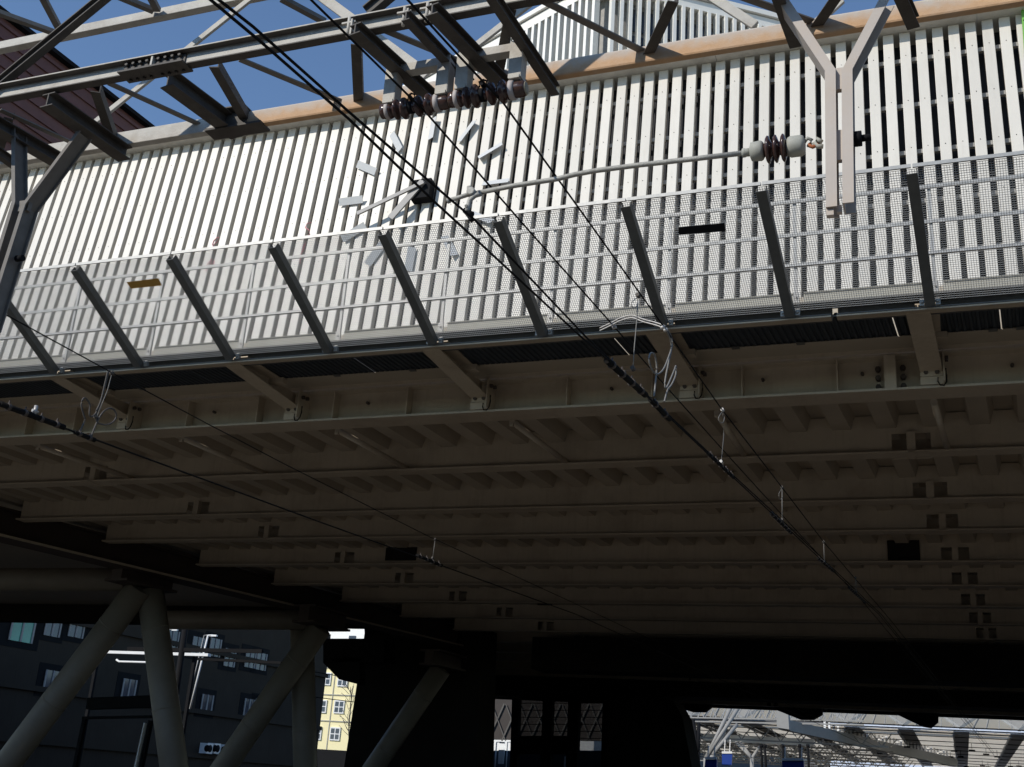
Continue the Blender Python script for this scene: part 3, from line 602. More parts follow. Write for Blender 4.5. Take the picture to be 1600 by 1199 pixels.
# ------------------------------------------------------------------ insulators
def shed(c, r1, w_): return [(c - w_, 0.42 * r1), (c - w_ * .55, 0.85 * r1), (c - w_ * .2, r1), (c + w_ * .25, r1), (c + w_ * .6, 0.86 * r1), (c + w_, 0.42 * r1)]
for (a, b_, label) in (((596, 178), (703, 156), 'brown porcelain messenger insulator hung left, nearer the clock'), ((703, 157), (822, 138), 'brown porcelain messenger insulator hung right of its twin')):
    p, q = py(*a, YI), py(*b_, YI); zc = (p.z + q.z) / 2; L = q.x - p.x; p = V((p.x, YI, zc)); d = XX
    t = thing('messenger_insulator', label, 'insulator', p, 'messenger wire insulators under the gantry'); k = L / 117.0
    m = MB(); pr = [(0, 9 * k), (1 * k, 11.5 * k), (7 * k, 12 * k), (10 * k, 11.5 * k), (17 * k, 12.5 * k)]
    pr += [(20 * k, 11 * k)] + shed(27 * k, 16 * k, 5.5 * k) + shed(40.5 * k, 17 * k, 6.5 * k) + [(47 * k, 8 * k), (56 * k, 8 * k)] + shed(65 * k, 16.5 * k, 7 * k) + [(74 * k, 6 * k)] + shed(82 * k, 17 * k, 7 * k) + [(90 * k, 13 * k), (101 * k, 11.5 * k), (107 * k, 12 * k), (114 * k, 11.5 * k), (117 * k, 9.5 * k)]
    m.lathe(p, d, pr, 32); m.build('porcelain', M_ins, t)
    m = MB(); m.lathe(p, d, [(9 * k, 12.4 * k), (9.5 * k, 13.5 * k), (15 * k, 13.5 * k), (15.5 * k, 12.4 * k)], 32); m.build('band', M_insband, t); m = MB(); m.lathe(p, d, [(93 * k, 13.2 * k), (93.5 * k, 14.4 * k), (100 * k, 14.4 * k), (101 * k, 12.2 * k)], 32); m.build('band', M_insband, t)
    m = MB(); m.lathe(p, d, [(117 * k, 9.4 * k), (118 * k, 9 * k), (118.5 * k, 3 * k)], 32); m.build('end_cap', M_inscap, t)
    m = MB(); m.lathe(p, d, [(48 * k, 9 * k), (48 * k, 10 * k), (55 * k, 10 * k), (55 * k, 9 * k)], 24); c = p + d * 51.5 * k
    m.line([c + V((-5 * k, -4 * k, 12 * k)), c + V((-6 * k, -4 * k, 20 * k)), c + V((0, -4 * k, 23 * k)), c + V((6 * k, -4 * k, 20 * k)), c + V((5 * k, -4 * k, 12 * k))], 1.6 * k, 8)
    m.tube(c + V((0, -9 * k, 14 * k)), c + V((0, 4 * k, 14 * k)), 3.2 * k, n=10); m.build('wire_clamp', M_dark, t)
# registration arm with its ribbed insulator
YR = 4.65
ra_ = thing('registration_arm', 'bent grey registration arm with a ribbed brown insulator, reaching left from the right drop bracket', 'registration arm', py(1290, 225, YR))
pa, pb = py(1172, 238, YR), py(1258, 227, YR); d = (pb - pa); Ln = d.length; k = Ln / 86; d.normalize()
m = MB(); m.lathe(pa, d, [(0, 9 * k), (2 * k, 15 * k), (17 * k, 16.5 * k), (20 * k, 15 * k), (22 * k, 12 * k)], 28); m.build('insulator_cap', M_insg, ra_); m = MB(); m.lathe(pa, d, [(58 * k, 12 * k), (60 * k, 15 * k), (64 * k, 17 * k), (80 * k, 17 * k), (84 * k, 15 * k), (86 * k, 9 * k)], 28); m.build('insulator_cap', M_insg, ra_); m = MB()
m.lathe(pa, d, [(-13 * k, 5.5 * k), (-12 * k, 7.5 * k), (-8 * k, 7.5 * k), (-6 * k, 6.5 * k), (2 * k, 7 * k)], 20); m.build('pipe_socket', M_insg, ra_)
m = MB(); pr = [(20 * k, 10 * k)]
for c in (29, 41, 53): pr += [((c - 5) * k, 11 * k), ((c - 3.4) * k, 19 * k), ((c - 1) * k, 22.5 * k), ((c + 1.2) * k, 22 * k), ((c + 3) * k, 17 * k), ((c + 5) * k, 11 * k)]
m.lathe(pa, d, pr + [(60 * k, 10 * k)], 32); m.build('insulator_sheds', M_ins, ra_)
m = MB(); P = [py(x, y, YR) for x, y in ((1165, 239), (1080, 249), (1000, 258), (930, 267), (898, 273), (870, 280), (800, 291), (740, 303))]; m.line(P, 0.0125, 12); m.build('pipe', M_pipe, ra_)
m = MB(); m.line([py(x, y, YR) for x, y in ((742, 301), (720, 308), (703, 313))], 0.012, 10); m.tube(py(703, 313, YR), py(699, 314, YR), 0.016, n=10)
m.line([py(x, y, YR - .01) for x, y in ((752, 303), (742, 306), (734, 313), (731, 325), (730, 331))], 0.013, 10); m.lathe(py(735, 298, YR - .03), V((0, 1, 0)), [(0, .012), (0.0, .022), (.03, .022), (.03, .012)], 16); m.tube(py(733, 292, YR), py(733, 303, YR), 0.012, n=10)
m.tube(py(728, 322, YR - .03), py(734, 322, YR + .03), 0.008, n=8); m.build('steady_clamp', M_pipe, ra_, bevel=0.0)
m = MB(); m.line([py(x, y, YR) for x, y in ((727, 328), (733, 334), (738, 336))], 0.018, 8); m.bar(py(729, 331, YR), py(737, 345, YR), 0.03, 0.02); m.build('wire_grip', M_dark, ra_)
m = MB(); m.line([py(x, y, YR) for x, y in ((1257, 222), (1262, 216), (1268, 219), (1266, 225))], 0.009, 8); m.line([py(x, y, YR) for x, y in ((1284, 222), (1276, 217), (1272, 224), (1278, 229), (1286, 229))], 0.011, 8); m.build('shackle', M_insg, ra_)
m = MB(); m.line([py(x, y, YR) for x, y in ((1262, 227), (1270, 230), (1279, 226))], 0.009, 8); m.build('rusty_link', M_rustb, ra_)
# ------------------------------------------------------------------ wires
NW = V((0, 0, 1)).cross(TWn)
def plane_pts(ref, pts): return [pn(x, y, ref, NW) for x, y in pts]
def smooth(P, n=8):
    out = []
    for i in range(len(P) - 1):
        p0, p1, p2, p3 = P[max(i - 1, 0)], P[i], P[i + 1], P[min(i + 2, len(P) - 1)]
        for j in range(n):
            t_ = j / n
            out.append(0.5 * ((2 * p1) + (p2 - p0) * t_ + (2 * p0 - 5 * p1 + 4 * p2 - p3) * t_ ** 2 + (3 * p1 - p0 - 3 * p2 + p3) * t_ ** 3))
    return out + [P[-1]]
def wire(name, P, rad, label, cat='wire', mt=M_wire, group=None, n=8):
    m = MB(); m.line(P, rad, n); return tag(m.build(name, mt), label, cat, group)
RW2 = pz(1225, 822, 2.8)
def extend(P, y0, y1):                               # carry a wire on past both ends of the picture
    a = (P[0] - P[1]).normalized(); b_ = (P[-1] - P[-2]).normalized()
    return [P[0] + a * ((y0 - P[0].y) / a.y)] + P + [P[-1] + TWn * ((y1 - P[-1].y) / TWn.y)]
L1 = plane_pts(RW2, [(323, 0), (400, 64), (541, 187), (675, 316), (750, 384), (906, 528), (950, 565), (1100, 706), (1225, 822), (1372, 960)])
L1 = [p + NW * -0.012 for p in L1]
wire('contact_wire', extend(L1, -6, 60), 0.0058, 'lower left of the two close contact wires passing the clock', group='contact wires over the right track')
L2 = plane_pts(RW2, [(348, 0), (400, 41), (550, 175), (708, 312), (745, 343), (920, 528), (958, 565), (1106, 704), (1231, 820), (1378, 960)])
L2 = [p + NW * 0.012 for p in L2]
wire('contact_wire', extend(L2, -6, 60), 0.0058, 'contact wire gripped by the bent arm, right of its twin', group='contact wires over the right track')
R4 = py(787, 162, 4.7); L4 = plane_pts(R4, [(637, 0), (710, 80), (787, 162), (922, 350), (1033, 505), (1128, 640), (1222, 762), (1287, 847), (1394, 972)])
wire('messenger_wire', extend(L4, -6, 60), 0.0058, 'messenger wire hung from the right messenger insulator', group='messenger wires')
R3 = py(669, 180, 4.7); L3 = plane_pts(R3, [(486, 0), (580, 92), (669, 180), (817, 350), (953, 503), (1044, 608), (1141, 716), (1232, 816), (1352, 945)])
wire('messenger_wire', extend(L3, -6, 60), 0.0058, 'messenger wire hung from the left messenger insulator', group='messenger wires')
RL = pz(250, 725, 2.7)
LL = plane_pts(RL, [(0, 631), (140, 684), (320, 750), (500, 816), (690, 884), (900, 960)])
wire('contact_wire', extend(LL, -6, 60), 0.0085, 'thick dark contact wire over the left track', group='left catenary wires')
LU = plane_pts(RL, [(0, 487), (172, 581), (312, 656), (444, 725), (669, 838), (900, 944)])
wire('messenger_wire', extend(LU, -6, 60), 0.006, 'thin messenger wire above the left track', group='left catenary wires')
def seg(ref, pts): return smooth(plane_pts(ref, pts), 6)
# sleeves and clamps on the contact wires
def sleeve(ref, a, b_, r_, label):
    p, q = plane_pts(ref, [a, b_]); t = thing('wire_sleeve', label, 'clamp', p, 'dark sleeves on the contact wires')
    m = MB(); m.tube(p, q, r_, n=10); m.build('sleeve', M_wire, t); n = max(2, int((q - p).length / 0.16)); d = (q - p).normalized()
    for k in range(n):
        m = MB(); c = p + (q - p) * (k + 0.5) / n; m.tube(c - d * .015, c + d * .015, r_ * 1.25, n=8); m.tube(c, c + UP * r_ * 2.2, 0.006, n=6); m.build('clamp_band', M_bolt, t)
sleeve(RW2, (948, 563), (1008, 617), 0.022, 'long black sleeve on the contact wires below the walkway edge')
sleeve(RW2, (1016, 624), (1046, 655), 0.02, 'black clamp where the jumper loops reach the contact wire')
sleeve(RW2, (1106, 708), (1146, 746), 0.017, 'black clamp under the first long dropper')
sleeve(RW2, (1204, 802), (1236, 833), 0.016, 'black clamp under the second dropper')
sleeve(RW2, (1278, 872), (1302, 893), 0.016, 'black clamp under the third dropper')
sleeve(RW2, (1326, 918), (1352, 942), 0.016, 'black clamp farthest into the dark')
sleeve(RL, (0, 631), (100, 668), 0.024, 'long black sleeve on the left contact wire at the picture edge')
sleeve(RL, (116, 675), (148, 688), 0.02, 'black clamp under the left jumper loops')
sleeve(RL, (652, 868), (690, 884), 0.024, 'black clamp on the left contact wire under its dropper')
# droppers
def dropper(ref, pts, label, bright, loop=None):
    P = plane_pts(ref, pts); t = thing('dropper', label, 'dropper', P[-1], 'droppers between messenger and contact wire')
    m = MB(); m.line(P, 0.0035, 6); m.build('dropper_wire', M_wireg, t)
    m = MB()
    for p in (P[0], P[-1]): m.tube(p - TWn * 0.02, p + TWn * 0.02, 0.014, n=8); m.tube(p - UP * .02, p + UP * .02, 0.008, n=6)
    m.build('dropper_clamp', M_clampl if bright else M_gand, t)
    if loop:
        m = MB(); m.line(smooth(plane_pts(ref, loop), 5), 0.003, 6); m.build('wire_loop', M_wireg, t)
dropper(RW2, [(1129, 641), (1131, 680), (1127, 722)], 'pale dropper with a loop and a bright clamp, right of the fourth bracket', True, [(1129, 643), (1123, 652), (1124, 660), (1130, 660), (1132, 650), (1129, 643)])
dropper(RW2, [(1222, 762), (1222, 812)], 'dropper below the second square recess row', False, [(1222, 763), (1217, 772), (1219, 781), (1223, 776)])
dropper(RW2, [(1287, 847), (1288, 878)], 'short dropper deeper under the bridge', False)
dropper(RW2, [(1337, 903), (1338, 925)], 'shortest dropper, farthest under the bridge', False)
dropper(RW2, [(997, 462), (995, 500), (991, 545), (989, 576)], 'dropper with a loop in front of the mesh fence bottom', False, [(996, 465), (988, 472), (987, 479), (994, 480), (997, 470)])
dropper(RL, [(680, 843), (676, 872)], 'short dropper on the left catenary', False)
dropper(RL, [(175, 583), (168, 610), (152, 650), (150, 652)], 'dropper above the left jumper loops', False)
# jumper cables
def jumper(name, refs, label, r_=0.008, mt=M_wireg):
    t = thing(name, label, 'cable', refs[0][0], 'jumper cables on the overhead wires')
    for P in refs: m = MB(); m.line(smooth(P, 6), r_, 8); m.build('strand', mt, t)
    return t
q3 = lambda x, y: pn(x, y, R3, NW); q4 = lambda x, y: pn(x, y, R4, NW); q1 = lambda x, y: pn(x, y, RW2, NW)
def mixp(x, y, t_): d = ray(x, y); Y = pn(955, 506, R3, NW).y * (1 - t_) + pn(1037, 510, R4, NW).y * t_; return d * (Y / d.y)
arc = [(937, 513), (954, 505), (970, 497), (988, 493), (1005, 499), (1024, 504), (1038, 509)]
jumper('jumper_cable', [[mixp(x, y, i / 6) for i, (x, y) in enumerate(arc)], [mixp(x, y + 4, i / 6) for i, (x, y) in enumerate(arc)]], 'pale double cable arching between the two messenger wires', 0.005, M_clampl)
t = jumper('jumper_cable', [[q4(x, y) for x, y in ((1038, 509), (1048, 525), (1050, 540), (1044, 560), (1036, 578), (1026, 585), (1018, 577), (1014, 562), (1017, 552), (1023, 556), (1026, 575), (1024, 600), (1022, 620))],
        [q4(x, y) for x, y in ((1038, 511), (1047, 530), (1049, 545), (1045, 565), (1040, 590), (1039, 605), (1043, 603), (1053, 580), (1056, 572), (1056, 585), (1050, 600), (1043, 610), (1038, 628))]], 'looped grey jumper cable dropping from messenger to contact wire beside the fourth bracket', 0.0065)
for x, y in ((955, 508), (957, 513), (1032, 513), (1037, 517)): m = MB(); m.tube(q3(x, y) if x < 1000 else q4(x, y), (q3(x, y) if x < 1000 else q4(x, y)) + V((0.03, 0, 0.01)), 0.014, n=8); m.build('cable_clamp', M_clampl, t)
qL = lambda x, y: pn(x, y, RL, NW)
jumper('jumper_cable', [[qL(x, y) for x, y in ((170, 578), (165, 600), (156, 632), (148, 648), (140, 650), (140, 632), (132, 622), (127, 632), (131, 650), (133, 656), (128, 668), (124, 677))],
        [qL(x, y) for x, y in ((168, 582), (158, 625), (150, 645), (152, 660), (165, 664), (176, 660), (182, 650), (177, 640), (168, 639), (158, 648), (148, 668), (143, 682))]], 'looped dark jumper cable on the left catenary', 0.0075, M_gand)
p = pn(55, 643, RL, NW); m = MB()
m.tube(p - UP * .03, p + UP * .05, 0.016, n=8); m.tube(p - TWn * 0.03, p + TWn * .03, 0.014, n=8); tag(m.build('bright_clamp', M_clampl), 'small sunlit clamp above the left contact wire', 'clamp')
# ------------------------------------------------------------------ beyond the bridge, left
GP = V((-52.0, 0, 0)); gx = thing('grey_building', 'dark grey stucco building in shade under the left of the bridge', 'building', (-50, 60, GZ))
gq = lambda x, y, o=0.0: pn(x, y, GP + NW * o, NW)
sgn = -1 if NW.x > 0 else 1
NB = NW if NW.x > 0 else -NW                         # towards the tracks
def WY(Y, z, o=0.0): return V((-52 + KX * Y, Y, z)) + NB * o
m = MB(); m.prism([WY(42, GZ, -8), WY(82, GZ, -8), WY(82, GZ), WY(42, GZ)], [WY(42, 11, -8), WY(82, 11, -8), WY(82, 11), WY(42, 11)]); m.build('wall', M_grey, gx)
def gwin(Y, z, wd, ht, mt=M_glass):
    m = MB(); m.prism([WY(Y - wd * 2, z - ht * 1.5, .004), WY(Y + wd * 1.7, z - ht * 1.5, .004), WY(Y + wd * 1.7, z + ht * 1.6, .004), WY(Y - wd * 2, z + ht * 1.6, .004)], [WY(Y - wd * 2, z - ht * 1.5, .028), WY(Y + wd * 1.7, z - ht * 1.5, .028), WY(Y + wd * 1.7, z + ht * 1.6, .028), WY(Y - wd * 2, z + ht * 1.6, .028)]); m.build('window_surround', M_dark, gx)
    m = MB(); m.prism([WY(Y - wd, z - ht, .03), WY(Y + wd, z - ht, .03), WY(Y + wd, z + ht, .03), WY(Y - wd, z + ht, .03)], [WY(Y - wd, z - ht, .06), WY(Y + wd, z - ht, .06), WY(Y + wd, z + ht, .06), WY(Y - wd, z + ht, .06)])
    wn = m.build('window', mt, gx)
    m = MB()
    for a in (-wd, 0, wd): m.prism([WY(Y + a - .06, z - ht, .061), WY(Y + a + .06, z - ht, .061), WY(Y + a + .06, z + ht, .061), WY(Y + a - .06, z + ht, .061)], [WY(Y + a - .06, z - ht, .11), WY(Y + a + .06, z - ht, .11), WY(Y + a + .06, z + ht, .11), WY(Y + a - .06, z + ht, .11)])
    m.build('frame', M_framed, wn)
for (x, y) in ((82, 978), (119, 980), (160, 975), (268, 1000), (308, 1010), (335, 1012), (358, 1028), (390, 1030), (407, 1034), (80, 1065), (200, 1077), (322, 1100), (388, 1106), (405, 1106)):
    p = pn(x, y, V((-52, 0, 0)), NB); gwin(p.y, p.z, 0.55, 0.6)
p = pn(34, 983, V((-52, 0, 0)), NB); gwin(p.y, p.z, 0.8, 0.7, M_glassg)
for z in (3.6, 0.8, 7.6):
    m = MB(); m.prism([WY(42, z, .005), WY(82, z, .005), WY(82, z + .3, .005), WY(42, z + .3, .005)], [WY(42, z, .2), WY(82, z, .2), WY(82, z + .3, .2), WY(42, z + .3, .2)]); m.build('string_course', M_grey, gx)
for k, (x, y) in enumerate(((328, 1170), (340, 1170), (354, 1172))):
    p = pn(x, y, V((-52, 0, 0)) + NB * 0.6, NB); t = thing('air_conditioner', ['leftmost of three pale air conditioner units on the grey building', 'middle of three pale air conditioner units on the grey building', 'rightmost of three pale air conditioner units on the grey building'][k], 'air conditioner', p, 'air conditioners on the grey building')
    m = MB(); m.box((p.x - .6, p.y - .33, p.z - .33), (p.x, p.y + .33, p.z + .33)); m.build('case', M_white, t); m = MB(); m.lathe(p + V((0.001, 0, 0)), XX, [(0, .24), (.02, .24), (.02, .03)], 20); m.lathe(p + V((0, -.331, 0)), V((0, -1, 0)), [(0, .22), (.02, .22), (.02, .03)], 20); m.build('fan_grille', M_dark, t)
def pole(a, b_, Y, r_, label, name='light_pole', mt=M_white):
    p, q = py(*a, Y), py(*b_, Y); m = MB(); m.tube(q, p, r_, r_ * .85, 10); m.tube(p, p + V((0.25, 0, 0.02)), r_ * .6, n=8); m.box((p.x + .2, p.y - .06, p.z - .05), (p.x + .5, p.y + .06, p.z + .03)); tag(m.build(name, mt), label, 'pole')
pole((325, 993), (297, 1108), 46, 0.05, 'tall white pole, right one of the pair before the grey building'); pole((319, 993), (292, 1105), 47.5, 0.03, 'thin grey pole just left of the tall white pole', mt=M_galv)
pole((264, 984), (247, 1053), 46, 0.03, 'thin pale pole left of the white pole pair'); pole((143, 988), (127, 1035), 46, 0.04, 'short white pole at the left end of the white beam')
fb = thing('white_beam_bridge', 'sunlit white horizontal beam in the gap below the left tube beams', 'beam', py(230, 1025, 46))
a, b_ = py(122, 1018, 46), py(327, 1025, 46); m = MB(); m.bar(V((a.x, 46, a.z)), V((b_.x, 46, a.z)), .25, .13); m.build('beam', M_white, fb)
m = MB(); m.line([py(x, y, 45.6) for x, y in ((182, 1031), (186, 1034), (255, 1036), (263, 1031), (265, 1026))], 0.05, 8); m.build('lower_pipe', M_white, fb)
for x in (a.x + 1, b_.x - 1): m_ = MB(); m_.bar(V((x, 46.3, GZ)), V((x, 46.3, a.z)), .15, .15, up=XX); m_.build('support', M_dark, fb)
t = thing('sloping_rail', 'bright white sloping rail with a dark frame at lower left', 'frame', py(212, 1199, 30)); m = MB(); m.bar(py(227, 1130, 30), py(205, 1230, 30), .1, .05); m.build('rail', M_white, t)
m = MB(); m.bar(py(140, 1100, 30.3), py(246, 1096, 30.3), .3, .35); m.bar(py(130, 1122, 30.2), py(250, 1120, 30.2), .12, .08); m.bar(py(236, 1126, 30.2), py(214, 1232, 30.2), .12, .12); m.bar(py(133, 1122, 30.2), py(110, 1235, 30.2), .12, .12); m.build('frame', M_dark, t)
m = MB(); m.tube(py(290, 975, 40), py(255, 1230, 40), 0.12, 0.14, 12); m.bar(py(200, 1014, 40), py(410, 1018, 40), .12, .15); m.bar(py(310, 1030, 40), py(440, 1036, 40), .12, .1); tag(m.build('catenary_mast', M_dark), 'dark mast with a crossbar in front of the grey building', 'mast')
# yellow building
yb = thing('yellow_building', 'sunlit pale yellow apartment building with white window frames', 'building', (-62, 112, GZ))
YY = 110.0; pA, pB = py(470, 985, YY), py(556, 1200, YY)
m = MB(); m.box((-70, YY, GZ), (-57.2, YY + 12, 13.2)); m.build('wall', M_yel, yb)
def ywin(x, y, wx=0.6, wz=0.66):
    p = py(x, y, YY); m = MB(); m.box((p.x - wx, YY - .14, p.z - wz), (p.x + wx, YY - .004, p.z + wz)); fr = m.build('window', M_frame, yb)
    for dx in (-.27, .27):
        m = MB()
        for dz in (-.29, .29): m.box((p.x + dx - .21, YY - .16, p.z + dz - .24), (p.x + dx + .21, YY - .141, p.z + dz + .24))
        m.build('pane', M_glass, fr)
for x, y in ((510, 1061), (536, 1063), (503, 1104), (530.5, 1105), (495, 1146), (524, 1147), (516, 1020), (541, 1022), (488, 1190), (518, 1191)): ywin(x, y)
m = MB()
for y in (1043, 1085, 1126): p = py(500, y, YY); m.box((-70, YY - .1, p.z - .05), (-57.2, YY - .003, p.z + .05))
p = py(521, 1078, YY); m.box((p.x - .05, YY - .06, GZ), (p.x + .05, YY - .002, 13)); m.build('joint_line', M_toe, yb)
bt = thing('bare_tree', 'thin bare tree in front of the yellow building', 'tree', py(548, 1175, 100)); m = MB(); tb = py(546, 1180, 100)
m.line([V((tb.x, 100, GZ)), tb, py(545, 1140, 100), py(548, 1100, 100), py(552, 1072, 100)], 0.06, 6); m.build('trunk', M_gand, bt); m = MB()
for k in range(26):
    y0 = random.uniform(1075, 1165); x0_ = 546 + random.uniform(-2, 3); dx = random.uniform(-18, 10); m.line([py(x0_, y0, 100), py(x0_ + dx * .5, y0 - 8, 100), py(x0_ + dx, y0 - random.uniform(12, 26), 100)], 0.022, 4)
m.build('branches', M_gand, bt)
m = MB(); m.box((-66, 95, GZ), (-50, 95.4, py(520, 1172, 95).z)); tag(m.build('dark_fence', M_dark), 'dark panel fence below the yellow building', 'fence')
# overhead wires before the yellow building
for k, (a, b_, lb) in enumerate((((400, 1034), (560, 1062), 'upper thin wire crossing before the yellow building'), ((440, 1083), (560, 1098), 'lower thin wire crossing before the yellow building'))):
    wire('overhead_wire', [py(*a, 80), py(*b_, 80)], 0.03, lb, group='far wires')
m = MB(); m.box((-100, 135, GZ), (-40, 150, 30)); wb = thing('white_building', 'far white building glimpsed through slots under the bridge', 'building', (-60, 135, GZ)); m.build('wall', M_white, wb)
m = MB()
for k in range(14): m.box((-74 + k * 2.5, 134.9, 14), (-73 + k * 2.5, 134.998, 18)); m.box((-74 + k * 2.5, 134.9, 19), (-73 + k * 2.5, 134.998, 21.5))
m.build('window', M_glass, wb)
# dark canopy, pier walls, station front under the bridge
dc = thing('dark_canopy', 'black canopy roof beside the yellow building', 'canopy', py(600, 1010, 34.4)); a, b_ = py(505, 998, 34.4), py(760, 998, 34.4); m = MB()
m.slab([py(505, 998, 34.4), py(600, 998, 34.4), py(600, 1034, 34.4), py(505, 1034, 34.4)], V((0, 1, 0)), .8); m.build('roof', M_dark, dc)
m = MB(); m.slab([py(x, y, 34.4) for x, y in ((505, 1028), (505, 1036), (530, 1062), (562, 1070), (562, 1028))], V((0, 1, 0)), .4); m.build('bracket', M_dark, dc)
def pxwall(name, pts, Y, th, label, cat, mt=M_conc):
    m = MB(); m.slab([py(x, y, Y) for x, y in pts], V((0, 1, 0)), th); return tag(m.build(name, mt), label, cat)
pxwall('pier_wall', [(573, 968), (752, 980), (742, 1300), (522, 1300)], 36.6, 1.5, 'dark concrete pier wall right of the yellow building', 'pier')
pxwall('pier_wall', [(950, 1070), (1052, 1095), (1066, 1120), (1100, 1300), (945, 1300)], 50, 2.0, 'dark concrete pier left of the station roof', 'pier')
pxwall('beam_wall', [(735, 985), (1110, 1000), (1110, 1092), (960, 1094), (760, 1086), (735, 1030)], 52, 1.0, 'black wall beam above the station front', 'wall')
sf = thing('ticket_hall', 'dark glazed station front with thick mullions under the bridge', 'station front', py(850, 1199, 54)); m = MB()
for x0_, x1_ in ((801, 812), (849, 864), (889, 906), (943, 975), (738, 750)):
    m.slab([py(x0_, 1060, 54), py(x1_, 1060, 54), py(x1_ - 8, 1300, 54), py(x0_ - 8, 1300, 54)], V((0, 1, 0)), .4)
m.build('mullion', M_dark, sf)
m = MB(); m.slab([py(x, y, 54.4) for x, y in ((808, 1150), (885, 1150), (885, 1164), (900, 1164), (900, 1178), (808, 1178))], V((0, 1, 0)), .5); m.build('kiosk_box', M_dark, sf)
mg = mat('tinted_glazing', (.02, .03, .026), 0.15); mg.node_tree.nodes['Principled BSDF'].inputs['Alpha'].default_value = 0.62
for x0_, x1_ in ((811, 850), (863, 890), (905, 944)):
    m = MB(); m.slab([py(x0_, 1060, 54.2), py(x1_, 1060, 54.2), py(x1_ - 5, 1240, 54.2), py(x0_ - 5, 1240, 54.2)], V((0, 1, 0)), .02); m.build('glazing', mg, sf)
m = MB()
for k in range(7): m.bar(py(806, 1088 + k * 11, 54.15), py(944, 1088 + k * 11, 54.15), .04, .03)
m.build('glazing_bar', M_dark, sf)
ls = thing('diamond_shed', 'brown grey shed wall with a pale diamond lattice seen through the station front', 'shed', py(780, 1130, 76)); m = MB()
m.slab([py(x, y, 76) for x, y in ((735, 1090), (960, 1095), (960, 1158), (735, 1155))], V((0, 1, 0)), .5); m.build('wall', M_brownp, ls); m = MB()
for k in range(-2, 13):
    x = 740 + k * 22
    m.bar(py(x, 1158, 75.9), py(x + 26, 1100, 75.9), .05, .1); m.bar(py(x + 6, 1158, 75.85), py(x - 16, 1100, 75.85), .04, .06)
m.build('lattice', mat('lattice_strip', (.1, .092, .08), .7), ls)
m = MB(); m.slab([py(x, y, 66) for x, y in ((735, 1173), (960, 1173), (960, 1300), (735, 1300))], V((0, 1, 0)), .4); tag(m.build('hoarding', mat('hoarding_blue', (0.05, 0.06, 0.075), 0.7)), 'dark blue grey hoarding below the diamond shed', 'hoarding')
m = MB(); m.slab([py(x, y, 65.5) for x, y in ((780, 1172), (789, 1172), (787, 1194), (779, 1194))], V((0, -1, 0)), .1); tag(m.build('notice_board', M_white), 'small white panel on the hoarding', 'notice board')
pole((776, 1160), (772, 1215), 65, 0.04, 'pale thin pole left of the small white panel'); pole((793, 1160), (790, 1215), 65, 0.03, 'pale thin pole right of the small white panel')
pole((883, 1183), (881, 1230), 65, 0.06, 'short pale post at the foot of the station front')
m = MB()
for k in range(5):
    p = py(791 + k * 3.2, 1032, 51.9); m.box((p.x - .03, 51.8, p.z - .03), (p.x + .03, 51.9, p.z + .03))
    p = py(792 + k * 2.6, 1025 + k * .3, 51.9); m.box((p.x - .03, 51.8, p.z - .05 + k * .008), (p.x + .03, 51.9, p.z + .05 - k * .008))
tag(m.build('lamp_row', emit('lamp_white', (1, .97, .9), 2.0)), 'two short rows of tiny lit lamps in the dark', 'lamp')
m = MB(); p, q = py(796, 1004, 51.9), py(842, 1004, 51.9); m.box((p.x, 51.85, p.z - .07), (q.x, 51.95, p.z + .07)); tag(m.build('strip_lamp', emit('lamp_strip', (.45, .6, .55), .35)), 'pale greenish strip lamp above the lamp rows', 'lamp')
# ------------------------------------------------------------------ station with folded white roof, right
RZ = 6.5; st = thing('station_roof', 'large white folded station roof beyond the bridge at lower right', 'roof', (2, 110, RZ))
VR = V((ray(1508, 1291).x, ray(1508, 1291).y, 0)).normalized()
def RP(x, Y, z=RZ): return V((x + VR.x / VR.y * (Y - 95), Y, z))
m = MB()
for k in range(60):
    Y0 = 95 + k * 1.0
    m.slab([RP(-30, Y0), RP(22, Y0), RP(22, Y0 + .8), RP(-30, Y0 + .8)], UP, .05)
m.build('louvre', M_roof, st)
for k in range(12):                                    # solid strips and edge ribs running away from the viewer
    x = -27.5 + k * 3.9
    m = MB(); m.slab([RP(x, 94, RZ - .06), RP(x + 1.1, 94, RZ - .06), RP(x + 1.1, 155, RZ - .06), RP(x, 155, RZ - .06)], UP, .05); m.build('roof_strip', M_girt, st)
    m = MB(); m.bar(RP(x, 94, RZ - .2), RP(x, 155, RZ - .2), .12, .2); m.build('roof_rib', M_galv, st)
m = MB()
for k in range(9): m.bar(RP(-30, 97 + k * 6, RZ - .25), RP(22, 97 + k * 6, RZ - .25), .06, .06)
for z in (RZ - .2, RZ + .02, RZ + .22): m.bar(RP(-30, 93.6, z), RP(22, 93.6, z), .1, .09)
m.build('roof_purlin', M_dark, st)
for k in range(8):                                      # truss rows hung below the left part of the roof
    Yk = 97 + k * 7; m = MB()
    m.bar(RP(-30, Yk, RZ - 1.2), RP(-5, Yk, RZ - 1.2), .12, .12)
    for j in range(16):
        x = -29.5 + j * 1.55; m.bar(RP(x, Yk, RZ - .2), RP(x + .78, Yk, RZ - 1.2), .08, .08); m.bar(RP(x + .78, Yk, RZ - 1.2), RP(x + 1.55, Yk, RZ - .2), .08, .08)
    m.build('roof_truss', M_stn, st)
for k in range(26):                                     # small dark fittings hung from the roof
    x = random.uniform(-4, 14); Yk = random.uniform(97, 140); m = MB(); m.tube(RP(x, Yk, RZ - .1), RP(x, Yk, RZ - .6), .02, n=6); m.tube(RP(x - .25, Yk, RZ - .65), RP(x + .25, Yk, RZ - .65), .07, n=8); m.build('ceiling_fitting', M_dark, st)
